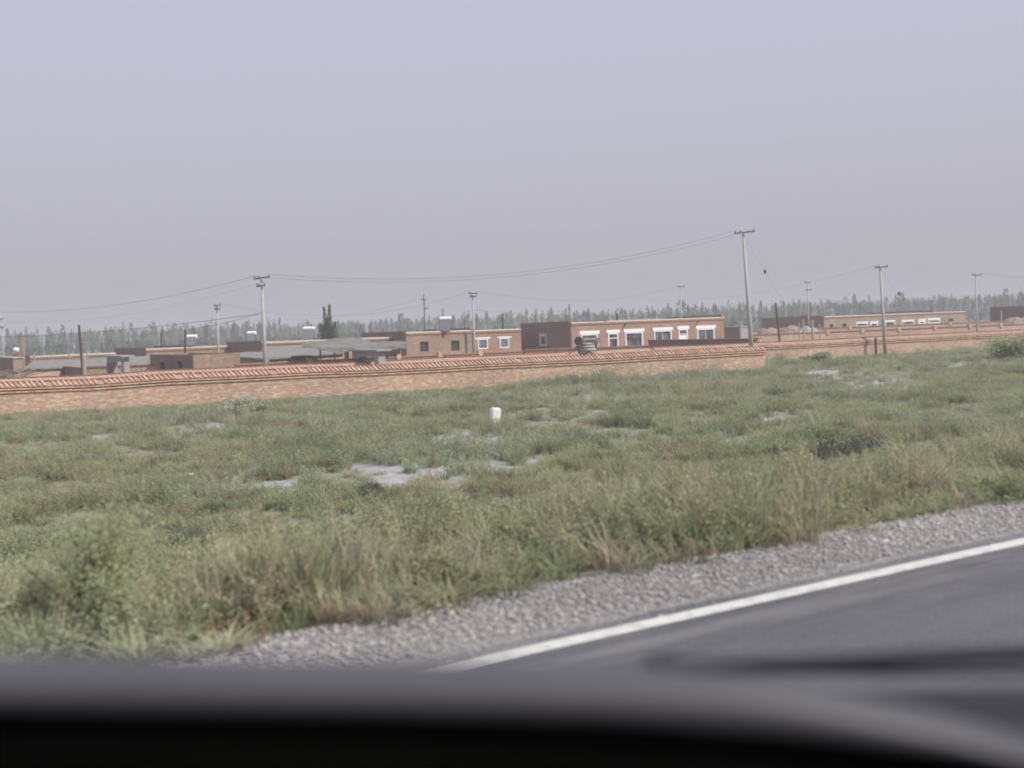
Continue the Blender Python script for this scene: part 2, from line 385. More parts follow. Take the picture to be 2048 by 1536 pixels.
# gravel shoulder, asphalt, painted line: sheets a few millimetres apart
M_grav = vary('gravel_bed', (0.24, 0.225, 0.21), (0.42, 0.395, 0.365), 22, 0.95, 0.8, c3=(0.33, 0.31, 0.285))
def asphalt():
    m, t, b = newmat('asphalt'); n = t.nodes.new; l = t.links.new
    tcn = n('ShaderNodeTexCoord'); mp = n('ShaderNodeMapping'); mp.inputs['Rotation'].default_value = (0, 0, B - PI / 2); l(tcn.outputs['Object'], mp.inputs[0])
    ms = n('ShaderNodeMapping'); ms.inputs['Scale'].default_value = (0.12, 1.0, 1.0); l(mp.outputs[0], ms.inputs[0])
    def noise(src, sc, det, ro=0.6):
        x = n('ShaderNodeTexNoise'); x.inputs['Scale'].default_value = sc; x.inputs['Detail'].default_value = det; x.inputs['Roughness'].default_value = ro; l(src, x.inputs[0]); return x.outputs[0]
    base = n('ShaderNodeValToRGB'); base.color_ramp.elements[0].position = 0.3; base.color_ramp.elements[1].position = 0.72
    base.color_ramp.elements[0].color = (0.088, 0.088, 0.093, 1); base.color_ramp.elements[1].color = (0.128, 0.127, 0.133, 1); l(noise(ms.outputs[0], 2.2, 4), base.inputs[0])
    gr = n('ShaderNodeMapRange'); gr.inputs[1].default_value = 0.35; gr.inputs[2].default_value = 0.7; gr.inputs[3].default_value = 0.72; gr.inputs[4].default_value = 1.4; l(noise(tcn.outputs['Object'], 75, 2, 0.8), gr.inputs[0])
    hv = n('ShaderNodeHueSaturation'); l(base.outputs[0], hv.inputs['Color']); l(gr.outputs[0], hv.inputs['Value'])
    # dust blown in from the shoulder, in streaks along the road
    s_ = n('ShaderNodeSeparateXYZ'); l(mp.outputs[0], s_.inputs[0])
    ab = n('ShaderNodeMapRange'); ab.inputs[1].default_value = P_LINE - 0.9; ab.inputs[2].default_value = P_ASPH; ab.inputs[4].default_value = 1.0; l(s_.outputs[1], ab.inputs[0])
    dn = n('ShaderNodeMapRange'); dn.inputs[1].default_value = 0.42; dn.inputs[2].default_value = 0.72; l(noise(ms.outputs[0], 5.0, 7, 0.7), dn.inputs[0])
    du = n('ShaderNodeMath'); du.operation = 'MULTIPLY'; l(ab.outputs[0], du.inputs[0]); l(dn.outputs[0], du.inputs[1])
    mi = n('ShaderNodeMix'); mi.data_type = 'RGBA'; l(du.outputs[0], mi.inputs[0]); l(hv.outputs[0], mi.inputs[6]); mi.inputs[7].default_value = (0.27, 0.255, 0.24, 1)
    l(mi.outputs[2], b.inputs['Base Color']); b.inputs['Roughness'].default_value = 0.8; b.inputs['Specular IOR Level'].default_value = 0.3
    bp = n('ShaderNodeBump'); bp.inputs['Strength'].default_value = 0.35; bp.inputs['Distance'].default_value = 0.004; l(gr.outputs[0], bp.inputs['Height']); l(bp.outputs[0], b.inputs['Normal'])
    return m
M_asph = asphalt()
M_line = vary('line_paint', (0.44, 0.43, 0.40), (0.64, 0.625, 0.575), 9, 0.7, detail=9, c3=(0.59, 0.58, 0.535))
strip('gravel_shoulder', P_ASPH - 0.3, P_GRASS + 0.02, ROAD_Z + 0.004, M_grav, wob=0.35)
strip('road', -6.5, P_ASPH, ROAD_Z + 0.010, M_asph, wob=0.10)
lw = 0.067
strip('edge_line', P_LINE - lw, P_LINE + lw, ROAD_Z + 0.014, M_line, wob=0.008)
strip('edge_line', -5.6, -5.45, ROAD_Z + 0.014, M_line, wob=0.008)

# haze box round everything
hb = MB().box(-1450, 1450, -1450, 1450, -1.0, 19.0).build('haze', None, kind='stuff')
hb['label'] = 'pale dusty haze lying over the fields and village'
hm = bpy.data.materials.new('haze_air'); hm.use_nodes = True; ht = hm.node_tree; ht.nodes.clear()
pv_ = ht.nodes.new('ShaderNodeVolumePrincipled'); pv_.inputs['Density'].default_value = 0.0012; pv_.inputs['Color'].default_value = (0.86, 0.86, 0.90, 1)
pv_.inputs['Anisotropy'].default_value = 0.0
ho = ht.nodes.new('ShaderNodeOutputMaterial'); ht.links.new(pv_.outputs[0], ho.inputs['Volume'])
hb.data.materials.append(hm)
hb.scale = (1.02, 1.02, 1)

# ------------------------------------------------------------------ brick field walls
def tooth_mesh(name, mat):
    mb = MB(); # a coping brick laid slanting on the sloped top, seen as a pale bar
    R = Matrix.Rotation(math.radians(26), 3, 'Z')
    mb.box(-0.055, 0.055, -0.2, 0.2, 0, 0.07, R)
    return mb.mesh(name, mat)
M_tooth = [vary('coping_brick_a', (0.44, 0.28, 0.21), (0.55, 0.40, 0.30), 2.0, 0.9, coords='Object'),
           vary('coping_brick_b', (0.48, 0.33, 0.23), (0.60, 0.46, 0.33), 2.0, 0.9),
           vary('coping_brick_c', (0.38, 0.225, 0.17), (0.46, 0.29, 0.22), 2.0, 0.9)]
M_toothB = vary('coping_brick_far', (0.40, 0.27, 0.205), (0.50, 0.37, 0.28), 2.0, 0.9)
TOOTH = [tooth_mesh('coping_brick', mm) for mm in M_tooth]

def field_wall(name, A, Bp, ht_, label, teeth='parts', mat=M_wall, corb=True, thick=0.37, wave=0.05, bed=None):
    bed = bed or M_bed
    A = Vector(A); Bp = Vector(Bp); d = Bp - A; Lw = d.length; rz = math.atan2(d.y, d.x)
    root = empty(name, (A.x, A.y, 0), rz, label, 'wall')
    zb = ht_ - 0.62
    def sagz(x): return wave * (vnoise(x, 0, 4.0, 31) - 0.5) * 2
    nseg = max(2, int(Lw / 2)); xs = np.linspace(0, Lw, nseg + 1)
    body = MB(); c1 = MB(); c2 = MB(); c3 = MB(); slope = MB(); rg = MB(); c4 = MB()
    def seg(mb, x0, x1, y0, y1, z0, z1, lo=False):
        b_ = len(mb.v); s0, s1 = sagz(x0), sagz(x1); q0 = 0 if lo else s0; q1 = 0 if lo else s1
        mb.v += [(x0, y0, z0 + q0), (x1, y0, z0 + q1), (x1, y1, z0 + q1), (x0, y1, z0 + q0), (x0, y0, z1 + s0), (x1, y0, z1 + s1), (x1, y1, z1 + s1), (x0, y1, z1 + s0)]
        fs = [(0, 3, 2, 1), (4, 5, 6, 7), (0, 1, 5, 4), (2, 3, 7, 6)]
        if x0 == 0: fs.append((3, 0, 4, 7))
        if x1 >= Lw - 1e-6: fs.append((1, 2, 6, 5))
        mb.f += [tuple(b_ + i for i in q_) for q_ in fs]
    for x0, x1 in zip(xs[:-1], xs[1:]):
        seg(body, x0, x1, 0, thick, -0.5, zb, lo=True)
        seg(c1, x0, x1, -0.09, thick + 0.09, zb, zb + 0.08)
        seg(c2, x0, x1, -0.01, thick + 0.01, zb + 0.08, zb + 0.165)
        seg(c3, x0, x1, -0.12, thick + 0.12, zb + 0.165, zb + 0.245)
        seg(c4, x0, x1, -0.03, thick + 0.03, zb + 0.245, zb + 0.295)
        seg(rg, x0, x1, thick / 2 - 0.06, thick / 2 + 0.06, ht_ - 0.05, ht_ + 0.015)
        # sloped top
        b_ = len(slope.v); s0, s1 = sagz(x0), sagz(x1); ym = thick / 2; z0 = zb + 0.295; z1 = ht_ - 0.05
        slope.v += [(x0, -0.12, z0 + s0), (x1, -0.12, z0 + s1), (x1, ym, z1 + s1), (x0, ym, z1 + s0), (x0, thick + 0.12, z0 + s0), (x1, thick + 0.12, z0 + s1)]
        slope.f += [(b_, b_ + 1, b_ + 2, b_ + 3), (b_ + 3, b_ + 2, b_ + 5, b_ + 4)]
        if x0 == 0: slope.f.append((b_, b_ + 3, b_ + 4))
        if x1 >= Lw - 1e-6: slope.f.append((b_ + 1, b_ + 5, b_ + 2))
    body.build('brickwork', mat, root)
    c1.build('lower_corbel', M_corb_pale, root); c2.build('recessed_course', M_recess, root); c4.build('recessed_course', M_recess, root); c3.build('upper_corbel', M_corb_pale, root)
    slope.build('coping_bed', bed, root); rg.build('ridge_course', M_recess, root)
    ang = math.atan2((ht_ - 0.05) - (zb + 0.295), thick / 2 + 0.12)
    nt_ = int(Lw / 0.272); cen_y = (-0.12 + thick / 2) / 2; cen_z = (zb + 0.295 + ht_ - 0.05) / 2 + 0.0
    both = MB()
    for i in range(nt_):
        if random.random() < 0.03: continue
        x = 0.15 + i * 0.272 + random.uniform(-0.02, 0.02)
        rx = ang + random.uniform(-0.05, 0.05); rzz = random.uniform(-0.12, 0.12)
        zz = cen_z + sagz(x) + random.uniform(-0.01, 0.012)
        if teeth == 'parts':
            o = bpy.data.objects.new('coping_brick', random.choice(TOOTH)); COL.objects.link(o); o.parent = root
            o.location = (x, cen_y, zz); o.rotation_euler = (rx, 0, rzz)
        else:
            M4 = Matrix.Translation((x, cen_y, zz - 0.048)) @ Matrix.Rotation(rx, 4, 'X') @ Matrix.Rotation(math.radians(26) + rzz, 4, 'Z')
            both.box(-0.055, 0.055, -0.2, 0.2, 0, 0.07, M4)
    if teeth != 'parts': both.build('coping_bricks', M_toothB, root, kind='stuff')
    return root

def wall_pt(px, py_top, ht_):
    return ground(px, py_top, ht_)
a0 = wall_pt(-60, 768, 1.9); a1 = wall_pt(1530, 692, 1.9)
WALL1 = (a0, a1)
field_wall('brick_wall', a0, a1, 1.9, 'long low brick wall nearest the weedy field, coping of slanted bricks, ending below the tallest pole')
b0 = wall_pt(-40, 759, 1.9); b1 = wall_pt(2120, 656, 1.9)
WALL2 = (b0, b1)
field_wall('brick_wall', b0, b1, 1.9, 'brick wall behind the nearest wall, running on alone to the right picture edge', teeth='mass', mat=M_wall_far, bed=M_bedpale)

# ------------------------------------------------------------------ buildings
class Plot:
    """a rectangular plot on the street grid, set by its near corner"""
    def __init__(s, name, px, Y, py_top, label, cat, group=None):
        P = at(px, py_top, Y); s.z = P.z; s.o = Vector((P.x, P.y, 0))
        s.root = empty(name, s.o, GRID_ROT, label, cat, group); s.px = px; s.Y = Y
    def fac(s, px, py):
        """hit of the pixel's sight line with the front plane -> local (x, z)"""
        d = Vector(ray(px, py)); n = V; t = (s.o - Vector((0, 0, EYE))).dot(n) / d.dot(n)
        P = Vector((0, 0, EYE)) + d * t; return ((P - s.o).dot(U), P.z)
    def sid(s, px, py):
        d = Vector(ray(px, py)); n = U; t = (s.o - Vector((0, 0, EYE))).dot(n) / d.dot(n)
        P = Vector((0, 0, EYE)) + d * t; return ((P - s.o).dot(V), P.z)

def holes(mb, w_, h_, ops, y0, y1, z0=-0.3, x0=0.0):
    """a wall with real openings, as a set of butting blocks"""
    xs = sorted(set([x0, w_] + [v for o in ops for v in o[:2]]))
    for a_, b_ in zip(xs[:-1], xs[1:]):
        mid = (a_ + b_) / 2; zs = z0
        for o in sorted([o for o in ops if o[0] <= mid <= o[1]], key=lambda o: o[2]):
            if o[2] > zs + 1e-4: mb.box(a_, b_, y0, y1, zs, o[2])
            zs = max(zs, o[3])
        if zs < h_: mb.box(a_, b_, y0, y1, zs, h_)

def swap(mb):    # mirror x<->y for a side wall (local y runs along the wall)
    mb.v = [(p[1], p[0], p[2]) for p in mb.v]; mb.f = [tuple(reversed(f)) for f in mb.f]; return mb

def window(root, x0, x1, z0, z1, frame=M_white, lintel=None, mull=1, bars=1, y=0.0, fw=0.07, sill=True, lattice=False, door=False, glass=M_glass, panel=False):
    """parts: window > frame, pane, lintel"""
    nm = 'door' if door else 'window'
    fr = MB(); yy0, yy1 = y - 0.03, y + 0.12
    fr.box(x0, x0 + fw, yy0, yy1, z0, z1); fr.box(x1 - fw, x1, yy0, yy1, z0, z1)
    fr.box(x0 + fw, x1 - fw, yy0, yy1, z1 - fw, z1)
    if sill: fr.box(x0 + fw, x1 - fw, yy0, yy1, z0, z0 + fw)
    iw = x1 - x0 - 2 * fw
    for k in range(1, mull):
        xm = x0 + fw + iw * k / mull; fr.box(xm - 0.025, xm + 0.025, y + 0.03, yy1, z0 + (fw if sill else 0), z1 - fw)
    for zf in ([0.72] if door else []):
        zm = z0 + (z1 - z0) * zf; fr.box(x0 + fw, x1 - fw, y, yy1 - 0.01, zm, zm + 0.08)
    wobj = fr.build(nm, frame, root)
    MB().box(x0 + fw, x1 - fw, y + 0.13, y + 0.15, z0, z1 - 0.01).build('pane', glass, wobj)
    if panel: MB().box(x0 + fw + 0.003, x1 - fw - 0.003, y + 0.05, y + 0.10, z0, z0 + (z1 - z0) * 0.68).build('door_panel', frame, wobj)
    if lattice:
        nz = 4
        for k in range(nz):
            zc = z0 + (z1 - z0) * (k + 0.6) / nz; n_ = 8
            pts = [(x0 + fw + iw * i / n_, y + 0.09, zc + 0.09 * math.sin(i * 1.6 + k)) for i in range(n_ + 1)]
            MB().path(pts, 0.022, 4).build('grille_bar', M_greyframe, wobj)
    if lintel:
        ov, hh = lintel
        MB().box(x0 - ov, x1 + ov, y - 0.06, y + 0.05, z1 + 0.003, z1 + hh).build('lintel', frame, wobj)
    return wobj

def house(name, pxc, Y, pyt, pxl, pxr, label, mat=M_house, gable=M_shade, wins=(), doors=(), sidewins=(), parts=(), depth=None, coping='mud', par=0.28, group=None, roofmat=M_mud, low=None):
    P = Plot(name, pxc, Y, pyt, label, 'house', group); z = P.z
    W = P.fac(pxr, pyt)[0]; D = P.sid(pxl, pyt)[0] if depth is None else depth
    ops = []; todo = []
    for (x0, x1, y0, y1, kw) in list(wins) + list(doors):
        xm0 = P.fac(x0, (y0 + y1) / 2)[0]; xm1 = P.fac(x1, (y0 + y1) / 2)[0]; zt = P.fac((x0 + x1) / 2, y0)[1]; zb_ = P.fac((x0 + x1) / 2, y1)[1]
        ops.append((xm0, xm1, zb_, zt)); todo.append((xm0, xm1, zb_, zt, kw))
    mb = MB(); holes(mb, W, z - 0.34, ops, 0, 0.3); mb.build('wall', mat, P.root, 'front wall')
    for x0, x1, zb_, zt, kw in todo: window(P.root, x0, x1, zb_, zt, y=0.02, **kw)
    # gable side (faces the camera's left)
    so = []; st = []
    for (x0, x1, y0, y1, kw) in sidewins:
        ya = P.sid(x1, (y0 + y1) / 2)[0]; yb = P.sid(x0, (y0 + y1) / 2)[0]; zt = P.sid((x0 + x1) / 2, y0)[1]; zb_ = P.sid((x0 + x1) / 2, y1)[1]
        so.append((ya, yb, zb_, zt)); st.append((ya, yb, zb_, zt, kw))
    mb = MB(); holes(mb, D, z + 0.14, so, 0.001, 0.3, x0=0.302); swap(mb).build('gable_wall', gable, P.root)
    for ya, yb, zb_, zt, kw in st:
        wo = window(P.root, ya, yb, zb_, zt, y=0.02, **kw)
        for o_ in [wo] + list(wo.children):
            vs = o_.data.vertices
            for v_ in vs: v_.co = (v_.co.y, v_.co.x, v_.co.z)
            o_.data.flip_normals()
    mb = MB(); mb.box(0.302, W - 0.302, D - 0.3, D, -0.3, z - 0.1); mb.build('back_wall', mat, P.root)
    mb = MB(); mb.box(W - 0.3, W, 0.302, D, -0.3, z + 0.02); mb.build('end_wall', mat, P.root)
    rz_ = z - par
    mb = MB(); nx = 14; ny = 6; xs = np.linspace(0.305, W - 0.305, nx); ys = np.linspace(0.305, D - 0.305, ny); b0_ = 0
    for i, x in enumerate(xs):
        for j, y_ in enumerate(ys):
            mb.v.append((x, y_, rz_ + 0.10 * (vnoise(x + pxc, y_, 2.5, 4)) + 0.1 * j / ny))
    for i in range(nx - 1):
        for j in range(ny - 1):
            mb.f.append((i * ny + j, (i + 1) * ny + j, (i + 1) * ny + j + 1, i * ny + j + 1))
    mb.smooth = True; mb.build('roof', roofmat, P.root)
    # coping along the front
    cp = MB(); cp.box(-0.002, W + 0.002, -0.06, 0.302, z - 0.34, z - 0.27).build('corbel', M_corb, P.root)
    cp = MB(); cp.box(-0.004, W + 0.004, -0.11, 0.304, z - 0.27, z - 0.12).build('corbel', M_corb, P.root)
    if coping == 'mud':
        cp = MB(); nseg = max(4, int(W / 0.8)); xs = np.linspace(0, W, nseg + 1)
        for a_, b_ in zip(xs[:-1], xs[1:]):
            za = z + 0.05 * (vnoise(a_ + pxc, 1, 1.7, 2) - 0.3); zb2 = z + 0.05 * (vnoise(b_ + pxc, 1, 1.7, 2) - 0.3)
            k = len(cp.v)
            cp.v += [(a_, -0.15, z - 0.12), (b_, -0.15, z - 0.12), (b_, 0.36, z - 0.12), (a_, 0.36, z - 0.12), (a_, -0.06, za), (b_, -0.06, zb2), (b_, 0.36, zb2 + 0.04), (a_, 0.36, za + 0.04)]
            cp.f += [tuple(k + i for i in q_) for q_ in ((4, 5, 6, 7), (0, 1, 5, 4), (2, 3, 7, 6), (3, 0, 4, 7), (1, 2, 6, 5))]
        cp.build('coping', M_mudl, P.root)
    else:
        cp = MB(); cp.box(-0.006, W + 0.006, -0.06, 0.306, z - 0.07, z + 0.0).build('coping', M_corb_pale, P.root)
    # party walls standing above the roof
    for (pxn, h2) in parts:
        xx = P.fac(pxn, pyt)[0]
        MB().box(xx - 0.15, xx + 0.15, 0.31, D - 0.31, rz_ - 0.1, z + h2).build('party_wall', gable, P.root)
        MB().box(xx - 0.16, xx + 0.16, -0.16, 0.309, z + 0.06, z + h2 + 0.06).build('pier', M_corb, P.root)
    return P, W, D

LW = dict(frame=M_white, lintel=(0.22, 0.36), mull=1, fw=0.14)
P15, W15, D15 = house('brick_house', 1142, 120, 645, 1041, 1448, 'red brick house with bright white window surrounds and a windowed dark gable',
    wins=[(1163, 1196, 668, 699, dict(LW)), (1251, 1286, 664, 696, dict(LW)), (1309, 1343, 661, 692, dict(LW, mull=2, fw=0.12)), (1395, 1429, 657, 686, dict(LW, mull=2))],
    doors=[(1217, 1237, 666, 706, dict(LW, door=True)), (1358, 1376, 658, 696, dict(LW, door=True, panel=True))],
    sidewins=[(1079, 1093, 669, 692, dict(frame=M_greyframe, fw=0.22, lintel=(0.05, 0.1)))],
    parts=[(1214, 0.12), (1444, 0.28)], coping='mud')
PO = house('brick_house', 812, 116, 665, 724, 944, 'old tan brick house with two bare square windows and a solar heater on its roof', mat=M_old,
    wins=[(840, 857, 683, 703, dict(frame=M_darkwood, fw=0.08, glass=M_dark)), (902, 919, 681, 701, dict(frame=M_darkwood, fw=0.08, glass=M_dark))],
    parts=[(942, 0.25)])
xd = PO[0].fac(932, 680)[0]
MB().tube((xd, -0.09, 0), (xd, -0.09, PO[0].z - 0.35), 0.07, 0.07, 6).build('drainpipe', M_steel, PO[0].root)
for px_s in (1250, 1396):
    xd = P15.fac(px_s, 650)[0]; MB().box(xd - 0.08, xd + 0.08, -0.45, -0.003, P15.z - 0.42, P15.z - 0.345).build('roof_spout', M_steel, P15.root)
house('brick_house', 946, 121.4, 661, 860, 1041, 'newer brick house part with two small white framed lattice windows beside the dark gable', mat=M_house,
    wins=[(956, 976, 678, 698, dict(frame=M_white, fw=0.11, lintel=(0.32, 0.18), lattice=True)), (1000, 1018, 676, 696, dict(frame=M_white, fw=0.11, lintel=(0.32, 0.18), lattice=True))],
    depth=8)
house('brick_house', 524, 112, 684.5, 453, 800, 'long low brick house with mud edged roof, behind the forked dark tree', mat=M_house, gable=M_shade, parts=[], depth=None)
house('brick_house', 292, 118, 698, 228, 470, 'tan brick house with dark gable and a rooftop solar heater beside a thin dark pole', mat=M_mudb, parts=[(381, 0.25)])
house('brick_house', 60, 124, 713, 20, 232, 'long low mud roofed house at the left behind thin wooden posts', mat=M_old, depth=8)
house('brick_house', 1648, 172, 633, 1576, 1930, 'far mud brick house with a row of small white framed windows at right', mat=M_mudb,
    wins=[(1713, 1735, 646, 653, dict(frame=M_white, fw=0.12, lintel=(0.1, 0.2))), (1741, 1756, 645, 655, dict(frame=M_white, fw=0.2, lintel=(0.1, 0.2))),
          (1771, 1790, 643, 652, dict(frame=M_white, fw=0.12, lintel=(0.1, 0.2))), (1804, 1828, 642, 650, dict(frame=M_white, fw=0.14, lintel=(0.1, 0.2))),
          (1837, 1851, 640, 650, dict(frame=M_white, fw=0.3, lintel=(0.1, 0.2))), (1856, 1880, 639, 646, dict(frame=M_white, fw=0.14, lintel=(0.1, 0.25))),
          (1659, 1666, 648, 658, dict(frame=M_darkwood, fw=0.05, glass=M_dark)), (1684, 1693, 647, 656, dict(frame=M_darkwood, fw=0.05, glass=M_dark)),
          (1896, 1906, 637, 643, dict(frame=M_darkwood, fw=0.05, glass=M_dark))],
    parts=[(1866, 0.35)], depth=14)
house('brick_house', 2080, 165, 612, 1980, 2200, 'far brick house at the right picture edge showing only its dark gable', mat=M_old, parts=[])

# lower sheds with shaded sides
def shed(name, pxc, Y, pyt, pxl, pxr, label, mat=M_old, gable=M_shade, sideops=(), cat='shed', roof=True, top=M_mudl, depth=None):
    P = Plot(name, pxc, Y, pyt, label, cat); z = P.z
    W = P.fac(pxr, pyt)[0]; D = P.sid(pxl, pyt)[0] if depth is None else depth
    MB().box(0, W, 0, 0.28, -0.3, z).build('wall', mat, P.root, 'front wall')
    so = []
    for (x0, x1, y0, y1) in sideops:
        ya = P.sid(x1, (y0 + y1) / 2)[0]; yb = P.sid(x0, (y0 + y1) / 2)[0]; so.append((ya, yb, P.sid(x0, y1)[1], P.sid(x0, y0)[1]))
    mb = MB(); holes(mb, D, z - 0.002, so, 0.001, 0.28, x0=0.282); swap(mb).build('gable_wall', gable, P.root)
    for (ya, yb, zb_, zt) in so:
        MB().box(0.2, 0.24, ya + 0.002, yb - 0.002, zb_ + 0.002, zt - 0.002).build('opening_shade', M_dark, P.root)
    MB().box(0.29, W, D - 0.28, D, -0.3, z - 0.004).build('back_wall', mat, P.root)
    MB().box(W - 0.28, W, 0.282, D - 0.282, -0.3, z - 0.002).build('end_wall', mat, P.root)
    if roof: MB().box(-0.05, W + 0.08, -0.1, D + 0.05, z + 0.002, z + 0.09).build('roof', top, P.root)
    return P, W, D
shed('brick_shed', 386, 83, 710, 300, 480, 'square brick shed with two small dark openings in its shaded side', sideops=[(320, 330, 725, 739), (355, 364, 722, 736)], roof=False)
shed('mud_shed', 26, 92, 717, -10, 46, 'small tan mud shed at the left edge of the picture', mat=M_mudb)
shed('brick_shed', 1481, 150, 654, 1446, 1500, 'small dark lean shed just right of the red brick house', mat=M_plaster)

# courtyard side walls seen in shade: long walls running back from the street
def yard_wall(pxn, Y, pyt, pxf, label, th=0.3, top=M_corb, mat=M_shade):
    P = Plot('yard_wall', pxn, Y, pyt, label, 'wall'); D = P.sid(pxf, pyt)[0]
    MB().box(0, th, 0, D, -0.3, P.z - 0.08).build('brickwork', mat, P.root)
    MB().box(-0.05, th + 0.05, -0.05, D, P.z - 0.08, P.z).build('coping', top, P.root)
    return P
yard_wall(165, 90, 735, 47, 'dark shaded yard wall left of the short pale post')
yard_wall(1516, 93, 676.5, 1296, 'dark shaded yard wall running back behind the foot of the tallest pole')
P = Plot('gate_pier', 1516, 92.3, 677, 'pale brick pier at the near end of the dark yard wall', 'pier')
MB().box(0, 0.42, 0, 0.42, -0.3, P.z).build('pier_shaft', M_corb_pale, P.root); MB().box(-0.05, 0.47, -0.05, 0.47, P.z, P.z + 0.07).build('pier_cap', M_corb, P.root)

# inner compound walls with small pilasters, behind the second field wall
def inner_wall(px0, py0, px1, py1, z, label, pil=(), mat=M_wall_far):
    A = ground(px0, py0, z); Bp = ground(px1, py1, z); d = Bp - A; Lw = d.length
    root = empty('compound_wall', (A.x, A.y, 0), math.atan2(d.y, d.x), label, 'wall')
    MB().box(0, Lw, 0, 0.3, -0.3, z - 0.16).build('brickwork', mat, root)
    MB().box(0, Lw, -0.05, 0.35, z - 0.16, z - 0.10).build('corbel', M_corb, root)
    MB().box(-0.02, Lw + 0.02, -0.1, 0.4, z - 0.10, z).build('coping', M_corb, root)
    for px in pil:
        t = (px - px0) / (px1 - px0); Y = 1 / ((1 - t) / A.y + t / Bp.y); x = (Vector((col_x(px, Y, z), Y, 0)) - Vector((A.x, A.y, 0))).length
        MB().box(x - 0.17, x + 0.17, -0.13, 0.43, z - 0.35, z + 0.16).build('pilaster', M_corb_pale, root)
    return root
inner_wall(470, 728, 1045, 701, 1.95, 'low compound wall in front of the old house with square windows', pil=(620, 797, 880, 960))
inner_wall(1050, 699, 1300, 690, 1.9, 'low compound wall below the white windows of the red brick house')
inner_wall(1500, 669, 2120, 644, 2.05, 'low compound wall with small pale pilasters at the right', pil=(1655, 1725, 1798, 1870, 1940, 2002))
inner_wall(1450, 663, 2120, 637, 2.2, 'farther compound wall below the far row of white windows', pil=(1560, 1700, 1900))
inner_wall(170, 733, 470, 722, 1.9, 'low compound wall seen between the two plastered gateways')

# mud flat roofs of low stables: sloping slabs on walls
def slab(name, quad, label, th=0.14, mat=M_mud, wall=M_house):
    """quad: four (px, py, depth) corners, front-left, front-right, back-right, back-left"""
    c = [at(*q_) for q_ in quad]
    ctr = sum(c, Vector()) / 4; root = empty(name, (c[0].x, c[0].y, 0), 0, label, 'shed')
    o = Vector((c[0].x, c[0].y, 0)); nx, ny = 22, 6; mb = MB()
    for i in range(nx + 1):
        for j in range(ny + 1):
            s_, t_ = i / nx, j / ny
            P_ = (c[0] * (1 - s_) + c[1] * s_) * (1 - t_) + (c[3] * (1 - s_) + c[2] * s_) * t_
            P_ = P_ - o; P_.z += 0.12 * (fbm(P_.x + quad[0][0], P_.y, 2.6, 6) - 0.5) * (1 if j else 0.5)
            mb.v.append(tuple(P_))
    for i in range(nx):
        for j in range(ny):
            k = i * (ny + 1) + j; mb.f.append((k, k + ny + 1, k + ny + 2, k + 1))
    base = len(mb.v)
    ring = [i * (ny + 1) for i in range(nx + 1)] + [nx * (ny + 1) + j for j in range(1, ny + 1)] + [i * (ny + 1) + ny for i in range(nx - 1, -1, -1)] + [j for j in range(ny - 1, 0, -1)]
    for r_ in ring: mb.v.append((mb.v[r_][0], mb.v[r_][1], mb.v[r_][2] - th))
    for a_ in range(len(ring)):
        b_ = (a_ + 1) % len(ring); mb.f.append((ring[a_], base + a_, base + b_, ring[b_]))
    mb.f.append(tuple(base + i for i in reversed(range(len(ring)))))
    mb.build('roof', mat, root)
    q2 = [(p - o) for p in c]; ce = (ctr - o)
    wl = MB()
    for p_, q_ in ((0, 1), (1, 2), (2, 3), (3, 0)):
        A = q2[p_].lerp(ce, 0.06); E_ = q2[q_].lerp(ce, 0.06)
        wl.poly([(A.x, A.y, -0.3), (E_.x, E_.y, -0.3), (E_.x, E_.y, E_.z - th * 0.8), (A.x, A.y, A.z - th * 0.8)])
    wl.build('wall', wall, root)
    return root
slab('mud_roofed_stable', [(42, 737, 95), (292, 728, 106), (300, 712, 117), (70, 722, 105)], 'stable with wide flat grey mud roof left of the shed with two openings', wall=M_wall_far)
slab('mud_roofed_stable', [(533, 716, 88), (690, 705, 95), (690, 686, 106), (533, 694, 99)], 'grey mud roofed stable right of the pole with two crossarms', wall=M_wall_far)
slab('mud_roofed_stable', [(455, 712, 90), (532, 717, 88.5), (532, 703, 98), (440, 706, 100)], 'small patch of grey mud roof left of the pole with two crossarms', wall=M_wall_far)

# sagging canopy of mud and straw over poles
root = empty('mud_canopy', (0, 0, 0), 0, 'sagging canopy of grey mud and straw reaching over the right plastered gateway', 'canopy')
top = [(604, 687), (622, 683), (650, 682), (668, 676), (700, 675), (722, 676), (735, 682), (752, 684), (775, 683), (800, 682), (812, 684)]
bot = [(604, 689), (622, 691), (650, 694), (668, 696), (700, 697), (722, 699), (738, 699), (752, 697), (775, 695), (800, 690), (812, 688)]
mb = MB()
for k, ((ax, ay), (bx, by)) in enumerate(zip(top, bot)):
    Yf = 81 + (ax - 604) * 0.028; Yb = Yf + 9
    F0 = at(bx, by, Yf); B0 = at(ax, ay, Yb)
    for j in range(5):
        t_ = j / 4; P_ = F0.lerp(B0, t_); P_.z += 0.12 * math.sin(t_ * PI) + 0.28 * (fbm(P_.x, P_.y, 0.9, 9) - 0.5)
        mb.v.append(tuple(P_))
nrow = len(top)
for i in range(nrow - 1):
    for j in range(4): mb.f.append((i * 5 + j, (i + 1) * 5 + j, (i + 1) * 5 + j + 1, i * 5 + j + 1))
base = len(mb.v)
for p_ in mb.v[:base]: pass
mb.v += [(p_[0], p_[1], p_[2] - 0.22 - 0.1 * random.random()) for p_ in mb.v[:base]]
for i in range(nrow - 1):
    for j in range(4): mb.f.append((base + i * 5 + j, base + i * 5 + j + 1, base + (i + 1) * 5 + j + 1, base + (i + 1) * 5 + j))
    mb.f.append((i * 5, base + i * 5, base + (i + 1) * 5, (i + 1) * 5)); mb.f.append((i * 5 + 4, (i + 1) * 5 + 4, base + (i + 1) * 5 + 4, base + i * 5 + 4))
